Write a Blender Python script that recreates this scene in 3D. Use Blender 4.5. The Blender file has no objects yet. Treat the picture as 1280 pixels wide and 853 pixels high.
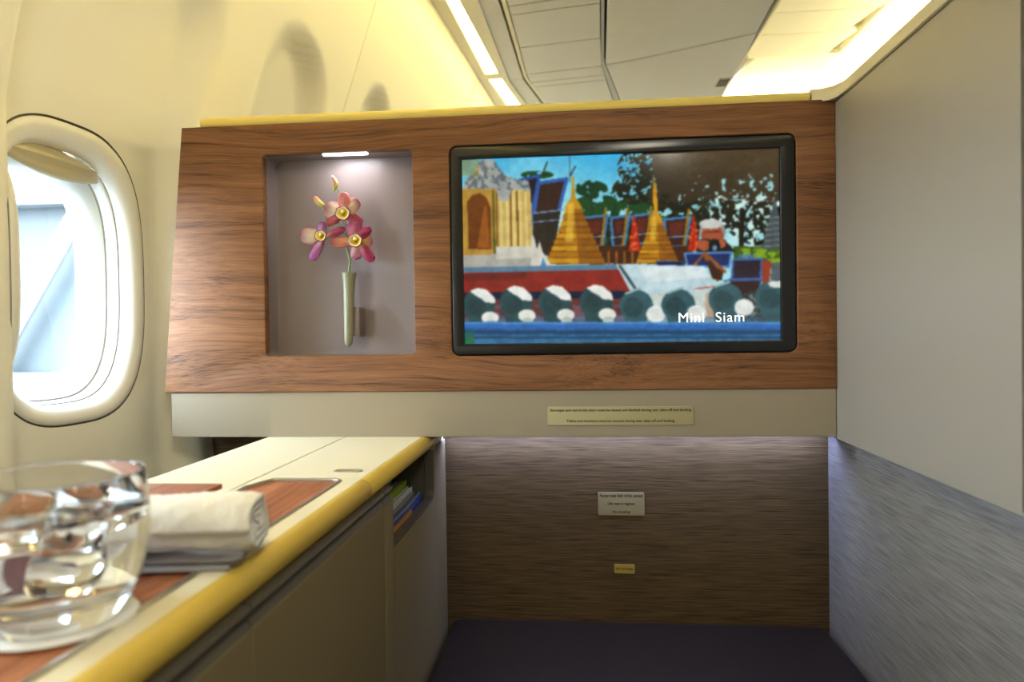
import bpy, bmesh, math, random
import numpy as np
from mathutils import Vector, Matrix
random.seed(7)
sc = bpy.context.scene
H = 0.95          # eye height: every coordinate below is written relative to the eye, H is added on linking

# ------------------------------------------------------------------ camera
cam = bpy.data.cameras.new('camera'); co = bpy.data.objects.new('camera', cam); sc.collection.objects.link(co)
yaw, roll, pitch = math.radians(5.23), math.radians(-.825), math.radians(-.865)
F = Vector((-math.sin(yaw)*math.cos(pitch), math.cos(yaw)*math.cos(pitch), math.sin(pitch)))
R = Vector((math.cos(yaw), math.sin(yaw), 0)); U = R.cross(F)
R2 = R*math.cos(roll)+U*math.sin(roll); U2 = U*math.cos(roll)-R*math.sin(roll)
m = Matrix((R2, U2, -F)).transposed().to_4x4(); m.translation = (0, 0, H)
co.matrix_world = m
cam.sensor_width = 36; cam.lens = 882/1280*36; cam.clip_start = .02
cam.dof.use_dof = True; cam.dof.focus_distance = 1.1; cam.dof.aperture_fstop = 5.0
sc.camera = co
# ------------------------------------------------------------------ world: bright overcast sky
w = bpy.data.worlds.new('sky'); sc.world = w; w.use_nodes = True
nt = w.node_tree; bg = nt.nodes['Background']
tc = nt.nodes.new('ShaderNodeTexCoord'); sp = nt.nodes.new('ShaderNodeSeparateXYZ'); rp = nt.nodes.new('ShaderNodeValToRGB')
nt.links.new(tc.outputs['Generated'], sp.inputs[0]); nt.links.new(sp.outputs['Z'], rp.inputs[0]); nt.links.new(rp.outputs[0], bg.inputs[0])
rp.color_ramp.elements[0].color = (.86, .94, 1, 1); rp.color_ramp.elements[1].color = (.62, .80, 1, 1)
bg.inputs[1].default_value = 34.0
# ------------------------------------------------------------------ exposure
vs = sc.view_settings; vs.view_transform = 'Standard'; vs.look = 'None'; vs.gamma = 1; vs.use_curve_mapping = False
vs.exposure = 0.0
WARM = (1, .80, .28)
CEIL_W = 22.0      # luminous strips in the left cove
def area(name, loc, rot, sx, sy, power, col, spread=None, portal=False):
    l = bpy.data.lights.new(name, 'AREA'); l.shape = 'RECTANGLE'; l.size = sx; l.size_y = sy; l.energy = power; l.color = col
    if spread: l.spread = spread
    o = bpy.data.objects.new(name, l); o.location = (loc[0], loc[1], loc[2]+H); o.rotation_euler = rot; sc.collection.objects.link(o)
    if portal: l.cycles.is_portal = True
    return o
PI = math.pi
area('cabin_ceiling_lamp', (.9, 1.0, .93), (0, 0, 0), .10, 3.6, 5, (1, .9, .62))
area('aft_fill_light', (.25, -.55, .92), (math.radians(14), math.radians(38), 0), .5, .5, 18.0, (1, .92, .74))  # unseen fill added behind the camera, aimed at the left wall and towel
area('right_cove_tube', (1.30, 2.2, .98), (0, PI*.80, 0), .05, 2.9, 48, (1, .84, .36))
area('right_cove_tube_fore', (.86, 3.4, .99), (PI, 0, 0), .5, .05, 22, (1, .84, .36))
area('ceiling_fill_light', (1.7, 2.3, .45), (0, PI*.85, 0), .25, 2.6, 10, (1, .95, .85))  # added light, hidden behind the right partition, to brighten the grey ceiling
area('ledge_led', (.085, 1.200, -.1785), (math.radians(20), 0, 0), .64, .006, 1.2, (.46, .55, 1))
area('niche_led', (-.3675, 1.1125, .284), (math.radians(8), 0, 0), .066, .007, .20, (.93, .95, 1))

# ------------------------------------------------------------------ helpers
def link(o): sc.collection.objects.link(o); return o
def props(o, label=None, cat=None, group=None, kind=None):
    if label: o['label'] = label
    if cat: o['category'] = cat
    if group: o['group'] = group
    if kind: o['kind'] = kind
    return o
def thing(name, label, cat, loc, group=None, kind=None):
    o = link(bpy.data.objects.new(name, None)); o.empty_display_size = .03
    o.location = (loc[0], loc[1], loc[2]+H); o['eye'] = tuple(loc)
    return props(o, label, cat, group, kind)
def mk(name, bm, mat, parent=None, smooth=False, origin=None, **p):
    """link one mesh object from a bmesh in eye coordinates"""
    bm.normal_update()
    if isinstance(bm, bmesh.types.BMesh):
        me = bpy.data.meshes.new(name); bm.to_mesh(me); bm.free()
    me.materials.append(mat)
    me.polygons.foreach_set('use_smooth', [smooth]*len(me.polygons))
    return place(name, me, parent, origin, **p)
def place(name, me, parent=None, origin=None, **p):
    o = link(bpy.data.objects.new(name, me))
    n = len(me.vertices); a = np.empty(n*3, 'f'); me.vertices.foreach_get('co', a); a = a.reshape(-1, 3)
    if origin is None:
        lo, hi = a.min(0), a.max(0); origin = ((lo[0]+hi[0])/2, (lo[1]+hi[1])/2, lo[2])
    a = a-np.array(origin, 'f'); me.vertices.foreach_set('co', a.ravel()); me.update()
    if parent is not None:
        e = parent['eye']; o.parent = parent; o.location = (origin[0]-e[0], origin[1]-e[1], origin[2]-e[2])
    else: o.location = (origin[0], origin[1], origin[2]+H)
    o['eye'] = tuple(float(v) for v in origin)
    return props(o, **p)
def autosmooth(o, ang=35):
    me = o.data
    me.polygons.foreach_set('use_smooth', [True]*len(me.polygons))
    bm = bmesh.new(); bm.from_mesh(me)
    for e in bm.edges:
        if len(e.link_faces) == 2 and e.calc_face_angle(0) > math.radians(ang): e.smooth = False
    bm.to_mesh(me); bm.free(); return o
def box(x0, x1, y0, y1, z0, z1, bev=0, seg=2, bm=None):
    b = bmesh.new()
    r = bmesh.ops.create_cube(b, size=1)
    for v in b.verts: v.co = Vector((x0+(v.co.x+.5)*(x1-x0), y0+(v.co.y+.5)*(y1-y0), z0+(v.co.z+.5)*(z1-z0)))
    if bev: bmesh.ops.bevel(b, geom=b.edges[:], offset=bev, segments=seg, profile=.5, affect='EDGES')
    if bm is None: return b
    return join(bm, b)
def join(bm, b):
    me = bpy.data.meshes.new('t'); b.to_mesh(me); b.free(); bm.from_mesh(me); bpy.data.meshes.remove(me); return bm
def slab(pts, z0, z1, bev=0):
    """horizontal polygon (x, y) between two heights"""
    b = bmesh.new(); v = [b.verts.new((x, y, z0)) for x, y in pts]; f = b.faces.new(v)
    r = bmesh.ops.extrude_face_region(b, geom=[f])
    for g in r['geom']:
        if isinstance(g, bmesh.types.BMVert): g.co.z = z1
    bmesh.ops.recalc_face_normals(b, faces=b.faces[:])
    if bev: bmesh.ops.bevel(b, geom=[e for e in b.edges], offset=bev, segments=2, profile=.5, affect='EDGES')
    return b
def rrect(cx, cy, hw, hh, r, n=6, sq=None):
    p = []
    for k, (sx, sy) in enumerate(((1, 1), (-1, 1), (-1, -1), (1, -1))):
        for i in range(n+1):
            a = PI/2*(k+i/n); p.append((cx+sx*(hw-r)+r*math.cos(a), cy+sy*(hh-r)+r*math.sin(a)))
    return p
def round_poly(pts, rad, n=5):
    out = []; N = len(pts)
    for i, p in enumerate(pts):
        r = rad[i] if isinstance(rad, (list, tuple)) else rad
        P = Vector(p); A = (Vector(pts[i-1])-P); B = (Vector(pts[(i+1) % N])-P)
        if r <= 0: out.append(tuple(P)); continue
        a, b = A.normalized(), B.normalized(); ang = a.angle(b); t = min(r/math.tan(ang/2), A.length*.49, B.length*.49)
        p0, p1 = P+a*t, P+b*t
        for k in range(n+1):
            s = k/n; out.append(tuple((p0*(1-s)*(1-s)+P*2*s*(1-s)+p1*s*s)))
    return out
def plate(outer, holes, half, bev, mapf, bres=2):
    """2-D outline with holes -> solid plate of thickness 2*half (bevel included); mapf maps (u, v, d) to eye coordinates"""
    cu = bpy.data.curves.new('t', 'CURVE'); cu.dimensions = '2D'; cu.fill_mode = 'BOTH'; cu.extrude = max(half-bev, 1e-5)
    cu.bevel_depth = bev; cu.bevel_resolution = bres; cu.offset = -bev
    for loop in [outer]+holes:
        s = cu.splines.new('POLY'); s.points.add(len(loop)-1); s.use_cyclic_u = True
        for q, (x, y) in zip(s.points, loop): q.co = (x, y, 0, 1)
    o = link(bpy.data.objects.new('t', cu)); dg = bpy.context.evaluated_depsgraph_get()
    me = bpy.data.meshes.new_from_object(o.evaluated_get(dg)); bpy.data.objects.remove(o); bpy.data.curves.remove(cu)
    b = bmesh.new(); b.from_mesh(me); bpy.data.meshes.remove(me)
    bmesh.ops.remove_doubles(b, verts=b.verts[:], dist=1e-6)
    for v in b.verts: v.co = Vector(mapf(*v.co))
    bmesh.ops.recalc_face_normals(b, faces=b.faces[:])
    return b
XZ = lambda y: (lambda u, v, d: (u, y+d, v))
YZ = lambda x: (lambda u, v, d: (x+d, u, v))
XY = lambda z: (lambda u, v, d: (u, v, z+d))
def tube(path, rad, n=10, caps=True, bm=None):
    b = bm or bmesh.new(); P = [Vector(p) for p in path]; rings = []
    up = Vector((0.03, -.2, 1)).normalized()
    for i, p in enumerate(P):
        t = (P[min(i+1, len(P)-1)]-P[max(i-1, 0)]).normalized()
        u = t.cross(up); u = t.cross(Vector((1, 0, 0))) if u.length < .05 else u
        u.normalize(); v = t.cross(u)
        r = rad[i] if isinstance(rad, (list, tuple)) else rad
        rings.append([b.verts.new(p+(u*math.cos(a)+v*math.sin(a))*r) for a in [2*PI*k/n for k in range(n)]])
    for A, B in zip(rings, rings[1:]):
        for k in range(n): b.faces.new((A[k], A[(k+1) % n], B[(k+1) % n], B[k]))
    if caps:
        b.faces.new(rings[0][::-1]); b.faces.new(rings[-1])
    bmesh.ops.recalc_face_normals(b, faces=b.faces[:])
    return b
def lathe(prof, cx, cy, n=64, bm=None, closed=False):
    b = bm or bmesh.new(); rings = []
    for r, z in prof:
        rings.append([b.verts.new((cx, cy, z))] if r < 1e-6 else [b.verts.new((cx+r*math.cos(2*PI*k/n), cy+r*math.sin(2*PI*k/n), z)) for k in range(n)])
    pairs = list(zip(rings, rings[1:]))
    if closed: pairs.append((rings[-1], rings[0]))
    for A, B in pairs:
        for k in range(n):
            q = [A[k % len(A)], A[(k+1) % len(A)], B[(k+1) % len(B)], B[k % len(B)]]
            q = [v for i, v in enumerate(q) if v not in q[:i]]
            if len(q) > 2: b.faces.new(q)
    bmesh.ops.recalc_face_normals(b, faces=b.faces[:])
    return b
def smoothstep(a, b, x):
    t = np.clip((x-a)/(b-a), 0, 1); return t*t*(3-2*t)
def text(name, s, mat, parent, cx, cz, y, width, height=None, bold=0.0, space=1.0):
    cu = bpy.data.curves.new('t', 'FONT'); cu.body = s; cu.align_x = 'CENTER'; cu.size = 1; cu.offset = bold; cu.space_character = space
    o = link(bpy.data.objects.new('t', cu)); dg = bpy.context.evaluated_depsgraph_get()
    me = bpy.data.meshes.new_from_object(o.evaluated_get(dg)); bpy.data.objects.remove(o)
    me.name = name
    n = len(me.vertices); a = np.empty(n*3, 'f'); me.vertices.foreach_get('co', a); a = a.reshape(-1, 3)
    lo, hi = a.min(0), a.max(0); k = width/(hi[0]-lo[0]); kz = k if height is None else height/(hi[1]-lo[1])
    q = np.stack([cx+(a[:, 0]-(lo[0]+hi[0])/2)*k, np.full(n, y), cz+(a[:, 1]-(lo[1]+hi[1])/2)*kz], 1)
    me.vertices.foreach_set('co', q.astype('f').ravel()); me.update(); me.materials.clear(); me.materials.append(mat)
    return place(name, me, parent)

# ------------------------------------------------------------------ materials
def lin(r, g, b): return tuple(((c/255)/12.92 if c <= 10 else ((c/255+.055)/1.055)**2.4) for c in (r, g, b))+(1,)
def base(name, col, rough=.5, spec=.5, metal=0, bump=0, bscale=200, stretch=(1, 1, 1), var=0, coat=0, sheen=0):
    mt = bpy.data.materials.new(name); mt.use_nodes = True; N = mt.node_tree; b = N.nodes['Principled BSDF']
    b.inputs['Base Color'].default_value = col if len(col) == 4 else (*col, 1)
    b.inputs['Roughness'].default_value = rough; b.inputs['Specular IOR Level'].default_value = spec; b.inputs['Metallic'].default_value = metal
    b.inputs['Coat Weight'].default_value = coat; b.inputs['Sheen Weight'].default_value = sheen
    t = N.nodes.new('ShaderNodeTexCoord'); mp = N.nodes.new('ShaderNodeMapping'); mp.inputs['Scale'].default_value = stretch
    N.links.new(t.outputs['Object'], mp.inputs[0])
    nz = N.nodes.new('ShaderNodeTexNoise'); nz.inputs['Scale'].default_value = bscale; nz.inputs['Detail'].default_value = 4
    N.links.new(mp.outputs[0], nz.inputs[0])
    if var:
        mx = N.nodes.new('ShaderNodeMix'); mx.data_type = 'RGBA'; c = mx.inputs[6].default_value
        a = b.inputs['Base Color'].default_value
        mx.inputs[6].default_value = [min(1, x*(1-var)) for x in a[:3]]+[1]; mx.inputs[7].default_value = [min(1, x*(1+var)) for x in a[:3]]+[1]
        N.links.new(nz.outputs[0], mx.inputs[0]); N.links.new(mx.outputs[2], b.inputs['Base Color'])
    if bump:
        bp = N.nodes.new('ShaderNodeBump'); bp.inputs['Strength'].default_value = bump; bp.inputs['Distance'].default_value = .001
        N.links.new(nz.outputs[0], bp.inputs['Height']); N.links.new(bp.outputs[0], b.inputs['Normal'])
    return mt
def wood(name, c0, c1, c2, axis='X', rough=.5, scale=1.0):
    """straight-grained veneer: growth bands warped by noise plus fine pores, running along one axis"""
    mt = bpy.data.materials.new(name); mt.use_nodes = True; N = mt.node_tree; L = N.links.new; b = N.nodes['Principled BSDF']
    t = N.nodes.new('ShaderNodeTexCoord')
    def mapped(s):
        mp = N.nodes.new('ShaderNodeMapping'); mp.inputs['Scale'].default_value = s if axis == 'X' else (s[1], s[0], s[2]); L(t.outputs['Object'], mp.inputs[0]); return mp.outputs[0]
    def noise(s, sc_, det, dist=0, rgh=.5):
        n = N.nodes.new('ShaderNodeTexNoise'); L(mapped(s), n.inputs[0]); n.inputs['Scale'].default_value = sc_; n.inputs['Detail'].default_value = det; n.inputs['Distortion'].default_value = dist; n.inputs['Roughness'].default_value = rgh
        return n.outputs[0]
    k = scale
    # the grain wanders: low noise shifts the lookup across the grain
    wn = N.nodes.new('ShaderNodeTexNoise'); L(mapped((1.6*k, 3.5*k, 3.5*k)), wn.inputs[0]); wn.inputs['Scale'].default_value = 1; wn.inputs['Detail'].default_value = 2
    sb = N.nodes.new('ShaderNodeVectorMath'); sb.operation = 'SUBTRACT'; L(wn.outputs['Color'], sb.inputs[0]); sb.inputs[1].default_value = (.5, .5, .5)
    ml = N.nodes.new('ShaderNodeVectorMath'); ml.operation = 'MULTIPLY'; L(sb.outputs[0], ml.inputs[0]); ml.inputs[1].default_value = (0, .10/k, .10/k) if axis == 'X' else (.05/k, 0, .05/k)
    ad = N.nodes.new('ShaderNodeVectorMath'); L(t.outputs['Object'], ad.inputs[0]); L(ml.outputs[0], ad.inputs[1])
    class _T: pass
    t = _T(); t.outputs = {'Object': ad.outputs[0]}
    n1 = noise((.9*k, 24*k, 24*k), 1.0, 3, .3, .5); n2 = noise((2.2*k, 120*k, 120*k), 1.0, 4, .2, .65); n3 = noise((14*k, 700*k, 700*k), 1.0, 2)
    def mix(a, b_, f):
        m_ = N.nodes.new('ShaderNodeMix'); m_.data_type = 'FLOAT'; m_.inputs[0].default_value = f; L(a, m_.inputs[2]); L(b_, m_.inputs[3]); return m_.outputs[0]
    v = mix(mix(n1, n2, .52), n3, .28)
    r = N.nodes.new('ShaderNodeValToRGB'); L(v, r.inputs[0]); e = r.color_ramp.elements
    e[0].position = .38; e[0].color = c0; e[1].position = .60; e[1].color = c2; x = r.color_ramp.elements.new(.48); x.color = c1
    L(r.outputs[0], b.inputs['Base Color']); b.inputs['Roughness'].default_value = rough; b.inputs['Specular IOR Level'].default_value = .22
    bp = N.nodes.new('ShaderNodeBump'); bp.inputs['Strength'].default_value = .12; bp.inputs['Distance'].default_value = .0005; L(n2, bp.inputs['Height']); L(bp.outputs[0], b.inputs['Normal'])
    return mt
def striated(name, c0, c1, along='X'):
    """laminate of fine parallel threads"""
    mt = bpy.data.materials.new(name); mt.use_nodes = True; N = mt.node_tree; L = N.links.new; b = N.nodes['Principled BSDF']
    t = N.nodes.new('ShaderNodeTexCoord'); outs = []
    for s, d in ((1, 1), (2.2, 2)):
        mp = N.nodes.new('ShaderNodeMapping'); L(t.outputs['Object'], mp.inputs[0])
        mp.inputs['Scale'].default_value = (16*s, 16*s, 640*s)
        n = N.nodes.new('ShaderNodeTexNoise'); L(mp.outputs[0], n.inputs[0]); n.inputs['Scale'].default_value = 1; n.inputs['Detail'].default_value = d; outs.append(n.outputs[0])
    m_ = N.nodes.new('ShaderNodeMix'); m_.data_type = 'FLOAT'; m_.inputs[0].default_value = .4; L(outs[0], m_.inputs[2]); L(outs[1], m_.inputs[3])
    r = N.nodes.new('ShaderNodeValToRGB'); L(m_.outputs[0], r.inputs[0]); e = r.color_ramp.elements
    e[0].position = .32; e[0].color = c0; e[1].position = .68; e[1].color = c1
    L(r.outputs[0], b.inputs['Base Color']); b.inputs['Roughness'].default_value = .55; b.inputs['Specular IOR Level'].default_value = .3
    bp = N.nodes.new('ShaderNodeBump'); bp.inputs['Strength'].default_value = .5; bp.inputs['Distance'].default_value = .0006; L(m_.outputs[0], bp.inputs['Height']); L(bp.outputs[0], b.inputs['Normal'])
    return mt
def emit(name, col, s):
    mt = bpy.data.materials.new(name); mt.use_nodes = True; b = mt.node_tree.nodes['Principled BSDF']
    b.inputs['Base Color'].default_value = (*col[:3], 1); b.inputs['Emission Color'].default_value = (*col[:3], 1); b.inputs['Emission Strength'].default_value = s; return mt
def vcol(name, rough=.4, emission=0, trans=0):
    mt = bpy.data.materials.new(name); mt.use_nodes = True; N = mt.node_tree; b = N.nodes['Principled BSDF']
    a = N.nodes.new('ShaderNodeAttribute'); a.attribute_name = 'Col'
    if emission:
        b.inputs['Base Color'].default_value = (.01, .01, .01, 1); N.links.new(a.outputs[0], b.inputs['Emission Color']); b.inputs['Emission Strength'].default_value = emission
        b.inputs['Roughness'].default_value = .12
    else:
        N.links.new(a.outputs[0], b.inputs['Base Color']); b.inputs['Roughness'].default_value = rough; b.inputs['Subsurface Weight'].default_value = trans; b.inputs['Subsurface Radius'].default_value = (.004, .003, .003); b.inputs['Subsurface Scale'].default_value = 1
    return mt
def glassy(name, ior, rough=0, col=(1, 1, 1, 1)):
    mt = bpy.data.materials.new(name); mt.use_nodes = True; b = mt.node_tree.nodes['Principled BSDF']
    b.inputs['Base Color'].default_value = col; b.inputs['Transmission Weight'].default_value = 1; b.inputs['IOR'].default_value = ior; b.inputs['Roughness'].default_value = rough; return mt
def pane(name, tint):
    """thin clear sheet: straight-through transmission with a faint mirror reflection"""
    mt = bpy.data.materials.new(name); mt.use_nodes = True; N = mt.node_tree; N.nodes.remove(N.nodes['Principled BSDF'])
    o = N.nodes['Material Output']; t = N.nodes.new('ShaderNodeBsdfTransparent'); t.inputs[0].default_value = tint
    g = N.nodes.new('ShaderNodeBsdfGlossy'); g.inputs['Roughness'].default_value = .02; x = N.nodes.new('ShaderNodeMixShader'); x.inputs[0].default_value = .05
    N.links.new(t.outputs[0], x.inputs[1]); N.links.new(g.outputs[0], x.inputs[2]); N.links.new(x.outputs[0], o.inputs[0]); return mt
M = dict(
    wall=base('moulded_sidewall', (.86, .83, .72), .55, .3, bump=.25, bscale=420),
    trimp=base('window_trim_plastic', (.82, .80, .72), .4, .4),
    gasket=base('dark_gasket', (.17, .155, .11), .7),
    ceil=base('ceiling_panel', (.60, .585, .53), .5, .3, var=.03, bscale=6),
    ceil2=base('ceiling_cream', (.78, .74, .58), .5, .3),
    dark=base('dark_gap', (.012, .011, .010), .8),
    channel=base('grey_channel', (.42, .42, .38), .45),
    rwall=base('suite_laminate', (.33, .30, .26), .42, .35, bump=.08, bscale=300),
    cream=base('cream_leather', (.70, .64, .47), .5, .3, bump=.35, bscale=500, var=.03),
    cream_pl=base('cream_panel', (.33, .275, .195), .45, .35, bump=.06, bscale=260),
    nose=base('cream_leather_yellow_lit', (.60, .43, .075), .42, .35, bump=.2, bscale=500),  # cream leather edge with the yellow light on it put into the colour
    caplea=base('cap_leather_yellow_lit', (.74, .60, .17), .45, .35, bump=.3, bscale=500),  # cream leather too; the cove's yellow light is part of this base colour
    thread=base('stitch_thread', (.55, .45, .16), .7),
    veneer=wood('teak_veneer', lin(72, 46, 27), lin(120, 80, 50), lin(142, 99, 66)),
    tray=wood('tray_veneer', lin(110, 62, 38), lin(146, 88, 56), lin(176, 116, 80), axis='Y', scale=1.5),
    rim=base('brushed_rim', (.52, .50, .45), .28, .5, metal=.9),
    niche=base('mauve_satin_liner', (.21, .165, .16), .36, .5, bump=.06, bscale=700, stretch=(1, 1, 12)),
    black=base('black_bezel', (.010, .010, .011), .22, .5),
    stri=striated('striated_laminate_shaded', lin(58, 44, 22), lin(108, 88, 58)),  # brown tone is the laminate's look in shade, put into the colour
    stri2=striated('striated_laminate_daylit', lin(106, 102, 100), lin(150, 146, 142)),  # same laminate, with its grey daylit look put into the colour
    door=base('tan_door_fabric', (.20, .157, .085), .65, .2, bump=.3, bscale=600),
    rail=base('dark_bronze_rail', (.085, .075, .055), .38, .5),
    ott=base('aubergine_leather', (.019, .0125, .0115), .5, .35, bump=.25, bscale=350),
    towel=base('terry_cotton', (.86, .85, .82), .95, .1, bump=1.0, bscale=900, sheen=.3),
    china=base('grey_china', (.32, .32, .34), .3, .5),
    paper=base('white_paper', (.82, .82, .80), .8, .2),
    glass=glassy('clear_glass', 1.48), water=glassy('still_water', 1.33), ice=glassy('ice', 1.31, .03),
    pane=pane('window_acrylic', (.93, .97, 1, 1)),
    vase=base('olive_ceramic', (.25, .24, .15), .35, .5),
    stem=base('orchid_stem', (.20, .32, .12), .5),
    plaque=base('brass_cream_plaque', (.42, .36, .19), .45), ink=base('brown_ink', (.025, .018, .006), .6),
    plaque3=base('dim_plaque', (.27, .225, .11), .5),
    plaque2=base('gold_plaque', (.42, .30, .06), .45),
    floor=base('cabin_carpet', (.05, .045, .055), .95, .1, bump=.8, bscale=500, var=.2),
    shade=base('shade_plastic', (.52, .46, .30), .4), screen=vcol('backlit_picture', emission=.85),
    petal=vcol('petal', .5, trans=.15), caption=emit('caption_light', (1, 1, 1), 1.0),
    strip=emit('cove_diffuser', (1, .80, .25), CEIL_W), led=emit('led_slot', (.95, .97, 1), 8), ledbar=emit('ledge_led_bar', (.6, .7, 1), 1.2),
    white=base('painted_steel', (.12, .13, .135), .5), bluegrey=base('bridge_cladding', (.032, .043, .047), .5), tarmac=base('apron_concrete', (.10, .105, .11), .9),
)

# ------------------------------------------------------------------ the setting
mk('floor', box(-1.1, 2.6, -1.7, 4.0, -1.0, -.95), M['floor'], kind='structure')

# left sidewall: moulded panels with a scoop round every window, leaning inwards above, tapering towards the nose
WIN = [.975, .415, -.145]; WC, WH_, WHH = .092, .152, .222
PZ_ = np.array([-.95, -.5, -.2, .3, .4, .55, .68, .81, .95, 1.1]); PP_ = np.array([.09, .04, 0, 0, .02, .064, .107, .15, .20, .26])
SCOOPS = [(.835, 1.195, .66), (1.33, 1.62, .635), (.27, .62, .66), (-.30, .05, .66), (-.86, -.51, .66), (1.78, 2.02, .66), (2.2, 2.45, .66)]
JOINTS = [1.70, 2.62, .72, -.08, -.6]
def wall_x(Y, Z):
    X = -.695+.08*(Y-.85)+np.interp(Z, PZ_, PP_)
    for a, b, top in SCOOPS:
        # scoop: soft nearer flank, crisper far flank, arched top
        hz = np.clip((Z-(top-.16))/.16, 0, 1); nar = 1-np.sqrt(np.clip(1-hz**2, 0, 1)); mid = a+(b-a)*.30
        aa = a+(mid-a)*nar; bb = b-(b-mid)*nar
        s = smoothstep(aa-.022, aa+(.018 if a < 1.2 else .10), Y)*(1-smoothstep(bb-.045, bb+.006, Y))*(1-smoothstep(top-.03, top+.01, Z))
        X = X-.05*s
    for j in JOINTS: X = X-.005*(np.abs(Y-j) < .0026)
    return X
def sgn(v): return np.sign(v)
def se(cy, hw, hh, t, n=3.0, off=0):
    c, s = math.cos(t), math.sin(t)
    return (cy+math.copysign(abs(c)**(2/n)*(hw-off), c), WC+math.copysign(abs(s)**(2/n)*(hh-off*(1.25 if s > 0 else 1)), s))
ys = list(np.arange(-1.7, 3.65, .01))
for j in JOINTS: ys = [y for y in ys if abs(y-j) > .006]+[j-.0045, j-.0028, j-.0024, j+.0024, j+.0028, j+.0045]
ys = np.array(sorted(ys)); zs = np.concatenate([np.arange(-.96, -.2, .03), np.arange(-.2, .72, .01), np.arange(.72, .965, .012)])
YY, ZZ = np.meshgrid(ys, zs); XX = wall_x(YY, ZZ)
b = bmesh.new(); V = [[b.verts.new((XX[i, j], YY[i, j], ZZ[i, j])) for j in range(len(ys))] for i in range(len(zs))]
def rr(y, z, cy): return (abs((y-cy)/WH_)**3+abs((z-WC)/WHH)**3)**(1/3)
for i in range(len(zs)-1):
    for j in range(len(ys)-1):
        cy_, cz_ = (ys[j]+ys[j+1])/2, (zs[i]+zs[i+1])/2
        if any(rr(cy_, cz_, c) < 1 for c in WIN): continue
        b.faces.new((V[i][j], V[i][j+1], V[i+1][j+1], V[i+1][j]))
for v in [v for v in b.verts if not v.link_faces]: b.verts.remove(v)
for v in b.verts:
    if v.is_boundary and -.2 < v.co.z < .4:
        for c in WIN:
            r = rr(v.co.y, v.co.z, c)
            if .8 < r < 1.2:
                v.co.y = c+(v.co.y-c)/r; v.co.z = WC+(v.co.z-WC)/r; v.co.x = float(wall_x(np.array(v.co.y), np.array(v.co.z)))
mk('wall_left', b, M['wall'], smooth=True, kind='structure')

def ring(cy, rows, name, mat, parent, n=96, exp=3.0):
    """loft of superellipse loops; rows = (inset, depth outward)"""
    b = bmesh.new(); loops = []
    for off, dep in rows:
        L_ = []
        for k in range(n):
            y, z = se(cy, WH_, WHH, 2*PI*k/n, exp, off); L_.append(b.verts.new((float(wall_x(np.array(se(cy, WH_, WHH, 2*PI*k/n, exp, 0)[0]), np.array(z)))-dep, y, z)))
        loops.append(L_)
    for A, B in zip(loops, loops[1:]):
        for k in range(n): b.faces.new((A[k], B[k], B[(k+1) % n], A[(k+1) % n]))
    return mk(name, b, mat, parent, smooth=True)
def disc(cy, off, dep, name, mat, parent, n=96):
    b = bmesh.new(); x0 = float(wall_x(np.array(cy), np.array(WC)))
    vs_ = [b.verts.new((float(wall_x(np.array(se(cy, WH_, WHH, 2*PI*k/n)[0]), np.array(se(cy, WH_, WHH, 2*PI*k/n, 3, off)[1])))-dep, *se(cy, WH_, WHH, 2*PI*k/n, 3, off))) for k in range(n)]
    c = b.verts.new((x0-dep, cy, WC))
    for k in range(n): b.faces.new((c, vs_[k], vs_[(k+1) % n]))
    return mk(name, b, mat, parent, smooth=True)
for wi, cy in enumerate(WIN):
    x0 = float(wall_x(np.array(cy), np.array(WC)))
    wn = thing(f'window_{wi+1}', None, None, (x0, cy, WC-WHH), kind='structure')
    ring(cy, [(-.0002, .0), (.0006, .0035), (.0022, .0035), (.0026, .0)], 'seal', M['gasket'], wn)
    ring(cy, [(.0024, .001), (.004, -.0012), (.012, -.001), (.021, .003), (.027, .008), (.0305, .016), (.031, .022)], 'window_frame', M['trimp'], wn)
    ring(cy, [(.030, .022), (.0315, .025), (.0335, .025)], 'gasket', M['gasket'], wn)
    ring(cy, [(.0325, .024), (.035, .028), (.036, .040)], 'inner_reveal', M['trimp'], wn)
    ring(cy, [(.035, .040), (.0365, .042), (.038, .042)], 'gasket', M['gasket'], wn)
    ring(cy, [(.037, .042), (.052, .050), (.058, .080)], 'outer_reveal', M['trimp'], wn)
    disc(cy, .034, .034, 'pane', M['pane'], wn); disc(cy, .055, .078, 'pane', M['pane'], wn)
    # pull-down shade: its curved lower lip shows below the top of the opening
    yl, zl = [], []
    hw = WH_-.031; b = bmesh.new(); n = 25; rows = []
    for i in range(n):
        u = -1+2*i/(n-1); y = cy+u*hw; ztop = WC+(WHH-.038)*(1-min(1, abs(u))**3)**(1/3)
        zc = .257; xw = float(wall_x(np.array(cy), np.array(.24)))-.021
        w_ = (1-u*u)**.8
        prof = [(0, max(ztop, zc)+.0), (0, zc+.014*w_), (.003*w_, zc+.010*w_), (.010*w_, zc+.004*w_), (.011*w_, zc-.001*w_), (.005*w_, zc-.006*w_), (.0065*w_, zc-.011*w_), (.004*w_, zc-.022*w_), (0, zc-.025*w_)]
        rows.append([b.verts.new((xw+d, y, z)) for d, z in prof])
    for A, B in zip(rows, rows[1:]):
        for k in range(len(A)-1): b.faces.new((A[k], B[k], B[k+1], A[k+1]))
    bmesh.ops.remove_doubles(b, verts=b.verts[:], dist=1e-6)
    mk('window_shade', b, M['shade'], wn, smooth=True)
    if wi in (0,): area('window_portal', (x0-.11, cy, WC), (0, -PI/2, 0), .36, .22, 1, (1, 1, 1), portal=True)
    else: area('window_portal', (x0-.11, cy, WC), (0, -PI/2, 0), .36, .22, 1, (1, 1, 1), portal=True)

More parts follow.
